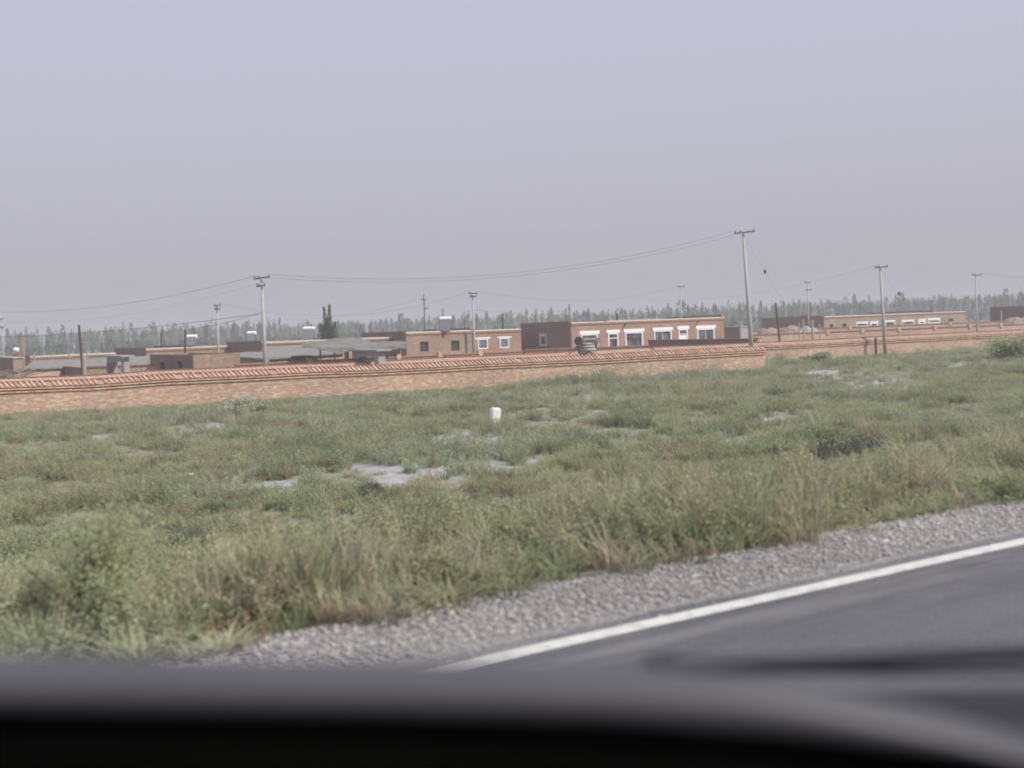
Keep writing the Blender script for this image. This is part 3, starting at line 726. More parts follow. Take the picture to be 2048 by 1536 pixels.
for e_ in (0, nrow - 1):
    for j in range(4): mb.f.append((e_ * 5 + j, e_ * 5 + j + 1, base + e_ * 5 + j + 1, base + e_ * 5 + j))
mb.build('canopy_sheet', M_thatch, root)
for (px, py, Y) in ((640, 694, 86.5), (690, 697, 88), (745, 698, 89.5), (800, 690, 92), (668, 684, 92)):
    T = at(px, py, Y); MB().tube((T.x, T.y, -0.2), (T.x, T.y, T.z), 0.07, 0.06, 7).build('post', M_wood, root)
# bright downspout / bucket of plaster seen under it
T = at(695, 705, 87)
tag(MB().tube((T.x, T.y, 0), (T.x, T.y, T.z + 0.3), 0.12, 0.10, 8).build('standpipe', M_greyframe), 'short pale standpipe under the straw canopy, left of its gateway', 'pipe')

# plastered gateways
def gateway(pxn, Y, pyt, pxf, pxr, pybot, pyl, label, door_side=True):
    P = Plot('gateway', pxn, Y, pyt, label, 'gateway'); z = P.z; D = P.sid(pxf, pyt)[0]; W = P.fac(pxr, pyt)[0]
    zl = P.sid(pxn, pyl)[1]
    pw = D * 0.16
    MB().box(0, W, 0, pw, -0.2, zl).build('pillar', M_plaster, P.root)
    MB().box(0, W, D - D * 0.32, D, -0.2, zl).build('pillar', M_plaster, P.root)
    MB().box(0.002, W - 0.002, 0.002, D - 0.002, zl + 0.001, z - 0.12).build('beam', M_plaster, P.root)
    MB().box(-0.25, W + 0.35, -0.35, D + 0.3, z - 0.118, z).build('cap_slab', M_plaster, P.root)
    MB().box(-0.06, -0.01, D - D * 0.34 - 0.02, D - D * 0.02, 0, zl - 0.1).build('door_leaf', M_steel, P.root)
    return P
gateway(756, 76, 699, 704, 770, 731, 714, 'grey plastered gateway under the sagging straw canopy')
gateway(247, 81.5, 711, 213, 258, 742, 724, 'small grey plastered gateway left of the shed with two openings')

# ------------------------------------------------------------------ utility poles
POLE_G = 'concrete electricity poles'
def pole(tx, ty, bx, Y, label, arms=(), rb=0.15, rt=0.09, arm_dir=None, mat=M_conc, base_py=None):
    T = at(tx, ty, Y); zt = T.z
    # lean: foot column bx
    xb = col_x(bx, Y, max(0.0, at(bx, base_py, Y).z) if base_py else 0)
    if base_py:
        zb_ = at(bx, base_py, Y).z; k = (T.x - xb) / max(0.5, zt - zb_); xb = T.x - k * zt
    root = empty('utility_pole', (xb, Y, 0), 0, label, 'utility pole', POLE_G)
    top = Vector((T.x - xb, 0, zt)); foot = Vector((0, 0, -0.4)); mb = MB()
    mb.tube(foot, top, rb, rt, 12); mb.smooth = True; mb.build('shaft', mat, root)
    ends = []
    for (x0, y0, x1, y1) in arms:
        A = at(x0, y0, Y - 0.12 - rt) - Vector((xb, Y, 0)); E_ = at(x1, y1, Y + 0.1) - Vector((xb, Y, 0)); E_.y = A.y
        a = MB().tube(A, E_, 0.055, 0.055, 6).build('crossarm', M_steel, root)
        for P_ in (A.lerp(E_, 0.06), A.lerp(E_, 0.3), A.lerp(E_, 0.94)):
            MB().tube(P_ + Vector((0, 0, 0.05)), P_ + Vector((0, 0, 0.20)), 0.045, 0.03, 6).build('insulator', M_ceramic, root)
        ends.append((A + Vector((xb, Y, 0.18)), E_ + Vector((xb, Y, 0.18))))
    return root, ends, Vector((T.x, Y, zt))
pA = pole(523, 555, 531, 77, 'grey concrete pole with two crossarms at left of the straw canopy', [(507, 558, 541, 554), (513, 573, 532, 571)], 0.15, 0.09, base_py=737)
pB = pole(1486, 463, 1503, 84, 'tallest grey concrete pole, leaning left at the end of the nearest wall', [(1468, 466.5, 1508, 463.5)], 0.19, 0.10, base_py=690)
pC = pole(1760, 532, 1771, 96, 'concrete pole standing in the weeds in front of the right part of the wall', [(1750, 535.5, 1773, 533.5)], 0.17, 0.09, base_py=705)
pD = pole(1951, 549, 1954, 128, 'slim concrete pole near the right picture edge', [(1944, 550, 1961, 550)], 0.14, 0.08, base_py=648)
pE = pole(945, 586, 949, 111, 'concrete pole with two crossarms in front of the white lattice windows', [(937, 587, 955, 587), (939, 594, 953, 593)], 0.16, 0.08, base_py=697)
pF = pole(433.5, 609, 437, 109, 'thin pale pole with two crossarms left of the forked dark tree', [(428, 612, 443, 610), (429, 619, 442, 618)], 0.13, 0.09, base_py=708)
pG = pole(847.5, 588, 850, 150, 'thin dark pole with short arms behind the old house with the solar heater', [(843, 600, 853, 600), (848, 617, 857, 617)], 0.13, 0.08, base_py=657, mat=M_steel)
pH = pole(1360.5, 573, 1363, 170, 'thin distant pole rising behind the red brick house', [(1355, 574, 1369, 573)], 0.14, 0.08, base_py=633)
pI = pole(1614, 556, 1617, 165, 'thin distant pole with two short arms behind the rubble heaps', [(1608, 565, 1620, 565), (1611, 580, 1622, 579.5)], 0.14, 0.08, base_py=635)
pJ = pole(2, 625, 8, 130, 'pale concrete pole at the left picture edge', [(-5, 639, 8, 638), (-2, 655, 10, 654)], 0.13, 0.08, base_py=715)

# thin timber posts and bare poles
def post(x0, y0, x1, y1, Y, r, label, mat=M_darkwood, group=None, nm='timber_post', cat='post'):
    T = at(x0, y0, Y); Bt = at(x1, y1, Y); k = (T.x - Bt.x) / max(0.2, T.z - Bt.z); zf = 0 if Bt.z < 3.2 and Y < 160 else Bt.z
    xf = T.x - k * (T.z - zf)
    o = MB().tube((0, 0, -0.3), (T.x - xf, 0, T.z), r * 1.15, r, 7).build(nm, mat, loc=(xf, Y, 0))
    return tag(o, label, cat, group)
post(158, 650, 165, 735, 89, 0.10, 'tall leaning dark timber post beside the yard wall at left')
post(168, 711, 169, 745, 87, 0.14, 'short pale thick post beside the tall leaning dark post', M_wood)
post(371, 659, 370, 705, 105, 0.10, 'dark upright pole in front of the leftmost rooftop solar heater')
post(1551, 606, 1557, 660, 118, 0.11, 'dark bare pole among the rubble heaps right of the tallest pole')
post(322, 665, 323, 692, 140, 0.10, 'distant dark pole behind the tan brick house')
post(1005, 627, 1005, 656, 140, 0.10, 'dark distant pole behind the lattice windowed house')
post(1234, 627, 1235.5, 643, 132, 0.10, 'short dark stub rising from the roof of the red brick house')
post(1751, 676, 1752, 706, 95, 0.10, 'brown wooden post in the weeds just left of the pole by the right wall', M_darkwood)
for k, (px, y0, y1) in enumerate(((68, 705, 722), (104, 706, 722), (139, 705, 722), (175, 703, 722))):
    post(px, y0, px, y1, 107 + k * 0.5, 0.07, ['first', 'second', 'third', 'fourth'][k] + ' thin wooden post from the left along the long low mud roof', M_wood, 'thin posts along the mud roof')
for k, (px, y0, y1, r_, lb) in enumerate(((1597, 645, 660, 0.07, 'thin post leaning by the grey sheets on the rubble'), (1606, 638, 659, 0.09, 'tall pale post left of the thick pale post by the dark gable'),
                                      (1624, 640, 659, 0.14, 'thick pale post in front of the far dark gable'), (1638, 648, 659, 0.07, 'shortest pale post at the corner of the far house'),
                                      (2002, 622, 640, 0.12, 'pale post in front of the dark gable at the right edge'), (874, 636, 662, 0.06, 'thin white pipe on the roof of the old house left of its heater'),
                                      (47, 676, 722, 0.06, 'pale tall post beside the leaning brown boards at far left'))):
    post(px, y0, px + 1, y1, 128 if px > 1500 and px < 1990 else (160 if px > 1990 else (122 if px > 800 else 96)), r_, lb, M_wood)

# leaning boards at the far left and by the far house
def boards(pts, Y, label, n_=3, mat=M_wood):
    root = empty('leaning_boards', (0, 0, 0), 0, label, 'boards')
    for k in range(n_):
        (x0, y0, x1, y1) = pts[k % len(pts)]
        A = at(x0, y0, Y + 0.2 * k); E_ = at(x1, y1, Y + 0.2 * k + 0.3)
        MB().tube(A, E_, 0.07, 0.07, 4).build('board', mat, root)
boards([(43, 672, 38, 720), (45, 690, 41, 722), (40, 700, 47, 700)], 97, 'brown boards leaning together beside the pale post at far left')
boards([(1881, 634, 1897, 650), (1884, 638, 1896, 648)], 168, 'long pale board leaning at the right end of the far house', 2)

# ------------------------------------------------------------------ overhead wires
def wire(A, Bp, sag, label, r=0.012, n_=26):
    pts = []
    for i in range(n_ + 1):
        t_ = i / n_; P_ = Vector(A).lerp(Vector(Bp), t_); P_.z -= 4 * sag * t_ * (1 - t_); pts.append(P_)
    return tag(MB().path(pts, r, 4).build('overhead_wire', M_wire), label, 'wire', 'overhead wires')
A1 = pA[1][0]; B1 = pB[1][0]
wire(A1[1], B1[0], 1.55, 'upper overhead wire sagging between the two nearest concrete poles')
wire(A1[0], B1[1], 1.75, 'lower overhead wire sagging between the two nearest concrete poles')
farL = at(-60, 622, 95)
wire(A1[0], farL, 0.9, 'overhead wire from the left pole running out over the left picture edge', 0.012)
wire(pA[1][1][0], at(-60, 640, 95), 1.1, 'faint overhead wire below the upper one at far left', 0.005)
low = at(521, 627, 76.8)
wire(low, at(-40, 675, 92), 0.35, 'low wire from halfway up the left pole to the left picture edge', 0.018)
wire(low, at(365, 660, 104), 0.15, 'low wire from halfway up the left pole to the dark pole by the solar heater', 0.015)
wire(at(365, 660, 104), at(-40, 683, 118), 0.5, 'thin wire strung from the dark pole towards the left edge over the trees', 0.014)
wire(pC[1][0][0], at(1300, 600, 150), 1.0, 'faint wire running left behind the tallest pole', 0.006)
wire(pD[1][0][1], at(2120, 552, 140), 0.3, 'faint wire leaving the slim pole to the right picture edge', 0.012)
wire(pE[1][0][0], pF[1][0][1], 1.8, 'faint wire between the lattice window pole and the thin pale pole', 0.009)
wire(pE[1][0][1], pH[1][0][0], 1.5, 'faint wire from the lattice window pole to the distant pole behind the red house', 0.010)
wire(pE[2] - Vector((0, 0, 1.7)), at(1380, 628, 160), 0.5, 'low thin wire passing behind the red brick house', 0.014)
wire(pG[1][0][0], at(500, 640, 170), 1.0, 'faint wire from the thin dark pole towards the left pole', 0.010)
# stay wires with ball insulators
def stay(A, mid, foot, r, label):
    root = empty('stay_wire', A, 0, label, 'stay wire')
    mb = MB().tube((0, 0, 0), Vector(foot) - Vector(A), r, r, 4); mb.build('wire', M_wire, root)
    c = Vector(mid) - Vector(A); bm = bmesh.new(); bmesh.ops.create_uvsphere(bm, u_segments=8, v_segments=6, radius=0.13)
    bmesh.ops.scale(bm, vec=(0.8, 0.8, 1.3), verts=bm.verts); me_ = bpy.data.meshes.new('insulator'); bm.to_mesh(me_); bm.free(); me_.materials.append(M_ceramic); me_.shade_smooth()
    o = bpy.data.objects.new('insulator', me_); COL.objects.link(o); o.parent = root; o.location = c
T = pB[2] - Vector((0, 0, 0.3)); Mid = at(1530, 543, 81); Ft = T + (Mid - T) * ((T.z) / (T.z - Mid.z)); stay(T, Mid, Ft, 0.005, 'stay wire with a dark ball insulator right of the tallest pole')
T = pC[2] - Vector((0, 0, 0.3)); Mid = at(1797.5, 587, 99); Ft = T + (Mid - T) * ((T.z) / (T.z - Mid.z)); stay(T, Mid, Ft, 0.004, 'stay wire with a small dark insulator right of the pole by the right wall')

# ------------------------------------------------------------------ rooftop solar water heaters
def heater(x0, x1, yt, ybt, Y, label, frame=M_steel, lean=0.35):
    A = at(x0, yt, Y); E_ = at(x1, yt, Y); wv = (E_.x - A.x); zt = A.z; zb_ = at((x0 + x1) / 2, ybt, Y).z; h = zt - zb_
    root = empty('solar_water_heater', ((A.x + E_.x) / 2, Y, zb_), math.radians(-8), label, 'solar heater', 'solar water heaters on the roofs')
    mb = MB().tube((-wv / 2, 0, h - 0.02), (wv / 2, 0, h - 0.02), 0.20, 0.20, 14); mb.build('tank', M_tank, root)
    for s_ in (-1, 1):
        MB().tube((s_ * wv / 2, 0, h - 0.02), (s_ * (wv / 2 + 0.05), 0, h - 0.02), 0.18, 0.1, 12).build('end_cap', M_tank, root)
        MB().tube((s_ * wv * 0.48, -0.1, h - 0.1), (s_ * wv * 0.48 + 0.04, -h * 0.75, 0.03), 0.022, 0.022, 4).build('side_rail', frame, root)
        MB().tube((s_ * wv * 0.45, 0.05, h - 0.15), (s_ * wv * 0.45, 0.35, 0.0), 0.022, 0.022, 4).build('leg', frame, root)
    nt2 = 12; tb = MB()
    for k in range(nt2):
        x = -wv * 0.42 + wv * 0.84 * k / (nt2 - 1); tb.tube((x, -0.12, h - 0.16), (x + 0.04, -h * 0.75, 0.08), wv * 0.034, wv * 0.034, 6)
    tb.build('collector_tubes', M_coll, root)
    MB().box(-wv * 0.5, wv * 0.54, -h * 0.75 - 0.04, -h * 0.75 + 0.04, 0.0, 0.09).build('bottom_rail', frame, root)
    return root
heater(374, 394, 673, 692, 117, 'solar heater with plain white tank on the tan brick house beside the dark pole')
heater(495, 512, 666, 686, 118, 'solar heater with reddish patch on its tank, just left of the big two-armed pole')
heater(607, 629, 657, 681, 118, 'solar heater with red frame left of the forked dark tree', M_redp)
heater(880, 902, 637, 664, 119, 'solar heater on the roof of the old brick house with bare windows', M_steel)
heater(29, 36, 699, 718, 98, 'small solar heater seen edge on with red frame at far left', M_redp)

# ------------------------------------------------------------------ cement mixer behind the wall
def mixer():
    Y = 81; o = at(1178, 706, Y); sc = Y / F
    root = empty('cement_mixer', (o.x, o.y, 0), 0, 'tan cement mixer with dark drum mouth showing above the wall, left of the white door', 'cement mixer')
    def q(px, py, dy=0.0): P_ = at(px, py, Y + dy); return P_ - Vector((o.x, o.y, 0))
    Mt = vary('mixer_tan', (0.30, 0.27, 0.22), (0.44, 0.40, 0.33), 5, 0.7); Md = vary('mixer_dark', (0.08, 0.07, 0.065), (0.14, 0.12, 0.11), 5, 0.7); Mr = vary('mixer_rust', (0.22, 0.15, 0.13), (0.32, 0.24, 0.21), 4, 0.8)
    # drum: three stacked bands narrowing upward
    c = q(1177, 706)
    prof = [(0.0, 0.60), (0.25, 0.66), (0.42, 0.64), (0.46, 0.60), (0.62, 0.57), (0.66, 0.52), (0.86, 0.42), (0.9, 0.30)]
    mb = MB(); n_ = 20
    for (h, r_) in prof:
        for i in range(n_): a_ = 2 * PI * i / n_; mb.v.append((c.x + r_ * math.cos(a_) - 0.12 * h, c.y + r_ * math.sin(a_), c.z - 0.15 + h))
    for k in range(len(prof) - 1):
        for i in range(n_): j = (i + 1) % n_; mb.f.append((k * n_ + i, k * n_ + j, (k + 1) * n_ + j, (k + 1) * n_ + i))
    mb.f.append(tuple(range((len(prof) - 1) * n_, len(prof) * n_))); mb.build('drum', Mt, root)
    for h, r_ in ((0.34, 0.67), (0.58, 0.60), (0.78, 0.50)):
        pts = [(c.x + r_ * math.cos(2 * PI * i / 20) - 0.12 * h, c.y + r_ * math.sin(2 * PI * i / 20), c.z - 0.15 + h) for i in range(21)]
        MB().path(pts, 0.035, 5).build('band', Md, root)
    d0 = q(1159, 682); MB().tube(d0 + Vector((-0.1, -0.25, 0)), d0 + Vector((0.06, 0.1, 0)), 0.33, 0.30, 16).build('flywheel', Md, root)
    MB().tube(q(1163, 680), q(1197, 678), 0.07, 0.06, 8).build('shaft', Mt, root)
    MB().tube(q(1196, 680), q(1197, 676), 0.10, 0.10, 8).build('shaft_end', Md, root)
    MB().tube(q(1195, 681), q(1192, 706), 0.05, 0.06, 6).build('leg', Md, root)
    MB().tube(q(1163, 690), q(1166, 706), 0.06, 0.07, 6).build('leg', Md, root)
    hp = MB(); A_, B_, C_, D_ = q(1137, 707), q(1156, 690), q(1164, 692), q(1158, 708)
    hp.prism([A_, (A_ + Vector((0.05, 0.7, 0))), (B_ + Vector((0, 0.7, 0))), B_], 0.12); hp.tube(B_, D_, 0.06, 0.06, 5); hp.tube(A_, C_, 0.07, 0.07, 5)
    hp.build('loading_skip', Mr, root)
    w0 = q(1178, 712, -0.75)
    MB().tube(w0, w0 + Vector((0, 0.18, 0)), 0.34, 0.34, 18).build('tyre', Md, root); MB().tube(w0 + Vector((0, -0.02, 0)), w0 + Vector((0, 0.0, 0)), 0.2, 0.2, 14).build('wheel_rim', Mt, root)
    MB().box(c.x - 0.6, c.x + 0.6, c.y - 0.3, c.y + 0.3, 0.35, c.z - 0.1).build('chassis', Md, root)
mixer()

# ------------------------------------------------------------------ heaps, brushwood, roof stones
def heap(px, py, Y, w_, h_, label, mat=None, name='rubble_heap', cat='heap'):
    P_ = at(px, py, Y); bm = bmesh.new(); bmesh.ops.create_icosphere(bm, subdivisions=4, radius=1)
    for v_ in bm.verts:
        k = 1 + 0.35 * (vnoise(v_.co.x * 3 + px, v_.co.y * 3 + v_.co.z * 2, 1, 3) - 0.5)
        v_.co = Vector((v_.co.x * w_ * k, v_.co.y * w_ * 0.7 * k, max(-0.1, v_.co.z) * h_ * (1 + 0.25 * (vnoise(v_.co.x * 4 + px, v_.co.y * 4, 1, 3) - 0.6))))
    me_ = bpy.data.meshes.new(name); bm.to_mesh(me_); bm.free(); me_.materials.append(mat)
    o = bpy.data.objects.new(name, me_); COL.objects.link(o); o.location = (P_.x, Y, 0); tag(o, label, cat); return o
M_rub = vary('rubble', (0.20, 0.16, 0.13), (0.38, 0.31, 0.25), 2.2, 0.95, 0.9, c3=(0.30, 0.22, 0.18))
heap(1535, 655, 132, 2.6, 2.8, 'brown rubble heap just right of the tallest pole', M_rub)
heap(1578, 655, 138, 2.8, 2.8, 'rounded rubble heap right of the dark bare pole', M_rub)
heap(1618, 655, 134, 2.2, 2.7, 'low grey heap under sheets in front of the far dark gable', M_plaster)
heap(1965, 640, 168, 3.2, 2.3, 'low earth heap behind the slim pole near the right edge', M_rub)
heap(2035, 632, 150, 3.0, 2.9, 'earth heap in front of the dark gable at the right edge', M_rub)
def brush(px, py, Y, n_, w_, label, mat, hgt_=0.6):
    P_ = at(px, py, Y); root = empty('brushwood_pile', (P_.x, Y, P_.z - 0.3), 0, label, 'brushwood')
    for k in range(n_):
        x = random.uniform(-w_, w_); L_ = random.uniform(0.8, 1.8); a_ = random.uniform(0.1, 0.5)
        MB().tube((x - L_ / 2, random.uniform(-0.5, 0.5), random.uniform(0, 0.15)), (x + L_ / 2, random.uniform(-0.5, 0.5), random.uniform(0.1, hgt_) + a_ * 0.4), 0.035, 0.02, 4).build('stick', mat, root)
brush(20, 748, 85, 26, 1.6, 'pile of pale sticks lying on the yard wall at the left edge', M_wood)
brush(55, 744, 87, 14, 1.0, 'dark brushwood heap next to the pale sticks at left', M_darkwood)
for px, py, lb in ((1239, 641, 'left'), (1296, 638, 'middle'), (1362, 636, 'right')):
    P_ = at(px, py + 1.5, 121.5); bm = bmesh.new(); bmesh.ops.create_icosphere(bm, subdivisions=1, radius=0.12)
    me_ = bpy.data.meshes.new('roof_stone'); bm.to_mesh(me_); bm.free(); me_.materials.append(M_stone)
    o = bpy.data.objects.new('roof_stone', me_); COL.objects.link(o); o.location = P_; tag(o, lb + ' one of three white stones on the roof edge of the red brick house', 'stone', 'white stones on the roof edge')

# ------------------------------------------------------------------ plants: source meshes (kept out of the scene, used by geometry nodes)
def blade(mb, base, lean, h, wd, bend, az):
    dx, dy = math.cos(az), math.sin(az); px_, py_ = -dy * wd, dx * wd
    x, y, z = base; k = len(mb.v)
    pts = [(0, 0), (0.5, lean * 0.35), (1.0, lean + bend)]
    ws = (1, 0.8, 0.08)
    for (t_, o_), ww in zip(pts, ws):
        cx, cy, cz = x + dx * o_ * h, y + dy * o_ * h, z + h * t_ * (1 - 0.15 * bend)
        mb.v += [(cx - px_ * ww, cy - py_ * ww, cz), (cx + px_ * ww, cy + py_ * ww, cz)]
    mb.f += [(k, k + 1, k + 3, k + 2), (k + 2, k + 3, k + 5, k + 4)]
def leaf(mb, c, size, r):
    a_ = Vector((r.gauss(0, 1), r.gauss(0, 1), r.gauss(0, 0.7))).normalized(); b_ = a_.cross(Vector((r.gauss(0, 1), r.gauss(0, 1), r.gauss(0, 1)))).normalized()
    c = Vector(c); k = len(mb.v)
    mb.v += [tuple(c - a_ * size), tuple(c + b_ * size * 0.45), tuple(c + a_ * size), tuple(c - b_ * size * 0.45)]; mb.f.append((k, k + 1, k + 2, k + 3))
def tuft(seed, n_, h, wd, spread, mat):
    r = random.Random(seed); mb = MB()
    for _ in range(n_):
        a_ = r.uniform(0, 2 * PI); d_ = spread * math.sqrt(r.random())
        blade(mb, (d_ * math.cos(a_), d_ * math.sin(a_), -0.02), r.uniform(0.05, 0.5), h * r.uniform(0.5, 1.1), wd * r.uniform(0.7, 1.3), r.uniform(0, 0.5), a_ + r.uniform(-1, 1))
    return mb.mesh('tuft', mat)
def weed(seed, stems, h, leafn, size, spread, mat, droop=0.3):
    r = random.Random(seed); mb = MB()
    for _ in range(stems):
        a_ = r.uniform(0, 2 * PI); ln = r.uniform(0.1, 0.9); hh = h * r.uniform(0.55, 1.1); d0 = r.uniform(0, spread * 0.3)
        blade(mb, (d0 * math.cos(a_), d0 * math.sin(a_), -0.02), ln * 0.5, hh, size * 0.18, ln * 0.2, a_)
        for k in range(leafn):
            t_ = r.uniform(0.15, 1.05); o_ = ln * spread * t_
            leaf(mb, (d0 * math.cos(a_) + math.cos(a_) * o_ + r.gauss(0, size), d0 * math.sin(a_) + math.sin(a_) * o_ + r.gauss(0, size), hh * t_ + r.gauss(0, size * 0.6)), size * r.uniform(0.6, 1.2), r)
    return mb.mesh('weed', mat)
G1 = leafmat('weed_green', (0.20, 0.235, 0.13), (0.46, 0.49, 0.295), (0.325, 0.365, 0.215))
G2 = leafmat('weed_yellowgreen', (0.32, 0.32, 0.195), (0.50, 0.475, 0.32), (0.41, 0.40, 0.25))
G3 = leafmat('weed_dusty', (0.29, 0.31, 0.22), (0.51, 0.52, 0.385), (0.40, 0.42, 0.30))
G4 = leafmat('weed_red', (0.28, 0.20, 0.165), (0.42, 0.32, 0.23), (0.35, 0.26, 0.19))
G5 = leafmat('dry_grass', (0.34, 0.30, 0.20), (0.50, 0.45, 0.34), (0.42, 0.375, 0.27))
G6 = leafmat('shrub_dark', (0.12, 0.14, 0.105), (0.21, 0.225, 0.17), (0.165, 0.185, 0.135))
KINDS = {
    'grass_tufts': [tuft(i, 46, 0.34, 0.007, 0.13, G1) for i in range(3)],
    'leafy_weeds': [weed(20 + i, 11, 0.34, 24, 0.019, 0.28, G1) for i in range(3)],
    'yellow_weeds': [weed(40 + i, 12, 0.38, 24, 0.015, 0.24, G2) for i in range(3)],
    'dusty_weeds': [weed(60 + i, 11, 0.36, 24, 0.017, 0.28, G3) for i in range(3)],
    'reddish_weeds': [weed(80 + i, 9, 0.28, 22, 0.015, 0.22, G4) for i in range(2)],
    'dry_grass': [tuft(100 + i, 34, 0.50, 0.005, 0.10, G5) for i in range(3)],
    'reeds': [tuft(120 + i, 16, 0.75, 0.009, 0.16, G3) for i in range(2)],
}
def gn_scatter(name, P_, scl, rot, meshes, label):
    me_ = bpy.data.meshes.new(name); me_.from_pydata(P_.tolist(), [], [])
    o = bpy.data.objects.new(name, me_); COL.objects.link(o); o['kind'] = 'stuff'; o['label'] = label
    def attr(nm, typ, data, key='value'):
        a_ = me_.attributes.new(nm, typ, 'POINT'); a_.data.foreach_set(key, data)
    attr('scl', 'FLOAT_VECTOR', np.stack([scl[:, 0], scl[:, 0], scl[:, 1]], -1).astype(np.float32).ravel(), 'vector')
    attr('rot', 'FLOAT_VECTOR', rot.astype(np.float32).ravel(), 'vector')
    attr('pick', 'INT', rng.integers(0, len(meshes), len(P_)).astype(np.int32))
    col = bpy.data.collections.new(name + '_source')
    for k, m_ in enumerate(meshes): col.objects.link(bpy.data.objects.new(name.rstrip('s') + '_plant', m_))
    ng = bpy.data.node_groups.new(name, 'GeometryNodeTree')
    ng.interface.new_socket('Geometry', in_out='INPUT', socket_type='NodeSocketGeometry'); ng.interface.new_socket('Geometry', in_out='OUTPUT', socket_type='NodeSocketGeometry')
    n = ng.nodes.new; l = ng.links.new
    gi = n('NodeGroupInput'); go = n('NodeGroupOutput'); ip = n('GeometryNodeInstanceOnPoints'); ci = n('GeometryNodeCollectionInfo')
    ci.inputs['Collection'].default_value = col; ci.inputs['Separate Children'].default_value = True; ci.inputs['Reset Children'].default_value = True
    def named(nm, typ):
        a_ = n('GeometryNodeInputNamedAttribute'); a_.data_type = typ; a_.inputs['Name'].default_value = nm; return a_.outputs['Attribute']
    l(gi.outputs[0], ip.inputs['Points']); l(ci.outputs[0], ip.inputs['Instance']); ip.inputs['Pick Instance'].default_value = True
    l(named('pick', 'INT'), ip.inputs['Instance Index']); l(named('rot', 'FLOAT_VECTOR'), ip.inputs['Rotation']); l(named('scl', 'FLOAT_VECTOR'), ip.inputs['Scale'])
    l(ip.outputs[0], go.inputs[0])
    md = o.modifiers.new('scatter', 'NODES'); md.node_group = ng
    return o

def side_of(P0, P1, x, y):       # > 0 beyond the wall line
    return (P1.x - P0.x) * (y - P0.y) - (P1.y - P0.y) * (x - P0.x)
pts = []
edges = [5, 8, 12, 18, 26, 38, 52, 70, 90, 112]
dens = [46, 38, 30, 24, 19, 15, 12, 9, 7]
for (d0, d1), q_ in zip(zip(edges[:-1], edges[1:]), dens):
    tanh = math.tan(math.radians(30)); n_ = int(q_ * tanh * (d1 * d1 - d0 * d0))
    Y = np.sqrt(rng.uniform(d0 * d0, d1 * d1, n_)); X = rng.uniform(-tanh, tanh, n_) * Y
    pts.append(np.stack([X, Y], -1))
pts = np.concatenate(pts); X, Y = pts[:, 0], pts[:, 1]
p = X * RN[0] + Y * RN[1]
edge_w = P_GRASS + 0.0 + 0.32 * (fbm(X, Y, 1.3, 12) - 0.55)
ok = (p > edge_w)
inx = X < WALL1[1].x + 0.3
ok &= np.where(inx, side_of(*WALL1, X, Y) < -0.25 * 50, side_of(*WALL2, X, Y) < -0.3 * 80)
X, Y, p = X[ok], Y[ok], p[ok]
Z = hgt(X, Y)
# tall rim near the road, lower growth out in the field
near = np.clip(1 - (p - P_GRASS) / 14, 0, 1)
hs = 0.85 + 0.55 * near * fbm(X, Y, 2.4, 14) + 0.45 * (fbm(X, Y, 5.0, 15) - 0.5)
hs *= 1 - 0.5 * np.clip(1 - (p - P_GRASS) / 0.9, 0, 1)
px_, py_ = project(np.stack([X, Y, Z], -1))
plant_px = 0.30 * F / np.maximum(Y, 3)
bb = bare(px_, py_, X, Y, 0) ; bb2 = bare(px_, py_ - plant_px * 0.75, X, Y, 0)
cut = np.maximum(bb, bb2 * 0.85) > rng.uniform(0.25, 1.25, len(X))
# sparser growth in places
cl = 0.6 * vnoise(X, Y, 0.75, 17) + 0.4 * vnoise(X, Y, 1.9, 18)
dwall = np.where(X < WALL1[1].x, np.abs(side_of(*WALL1, X, Y)) / (WALL1[1] - WALL1[0]).length, np.abs(side_of(*WALL2, X, Y)) / (WALL2[1] - WALL2[0]).length)
hs = hs * (1 + np.clip(1 - dwall / 7, 0, 1) * np.where(X > -1, 0.8 * (vnoise(X, Y, 0.8, 77) > 0.6), -0.45))
cut |= rng.random(len(X)) > np.clip((cl - 0.33) / 0.2, 0.14 + 0.5 * near ** 2, 1.0)
hs = hs * (0.55 + 0.95 * np.clip((cl - 0.32) / 0.35, 0, 1))
X, Y, Z, p, hs, near = [v[~cut] for v in (X, Y, Z, p, hs, near)]
n_all = len(X)
k1 = fbm(X, Y, 4.5, 41); k2 = fbm(X, Y, 3.0, 51); k3 = fbm(X, Y, 6.0, 61); u_ = rng.random(n_all)
kind = np.full(n_all, 'leafy_weeds', dtype=object)
kind[(u_ < 0.30)] = 'grass_tufts'
kind[(k1 > 0.52) & (u_ > 0.35)] = 'yellow_weeds'
kind[(k1 < 0.44) & (u_ > 0.45)] = 'dusty_weeds'
kind[(k2 > 0.56) & (u_ > 0.6)] = 'reddish_weeds'
kind[(u_ > 0.93 - 0.10 * near) & (k3 > 0.42)] = 'dry_grass'
dw = np.where(X < WALL1[1].x, np.abs(side_of(*WALL1, X, Y)) / (WALL1[1] - WALL1[0]).length, np.abs(side_of(*WALL2, X, Y)) / (WALL2[1] - WALL2[0]).length)
kind[(dw < 6) & (X > 0) & (fbm(X, Y, 3.5, 71) > 0.5) & (u_ > 0.9)] = 'reeds'
kind[(k3 > 0.58) & (u_ > 0.985) & (p > P_GRASS + 10)] = 'reeds'
LBL = {'grass_tufts': 'fine green grass growing all over the field', 'leafy_weeds': 'low green leafy weeds covering the field', 'yellow_weeds': 'yellowish green weeds in broad patches of the field',
       'dusty_weeds': 'dusty grey green weeds in broad patches of the field', 'reddish_weeds': 'reddish salt weeds scattered over the field', 'dry_grass': 'straw coloured dry grass stems among the weeds',
       'reeds': 'taller olive reeds along the foot of the brick walls'}
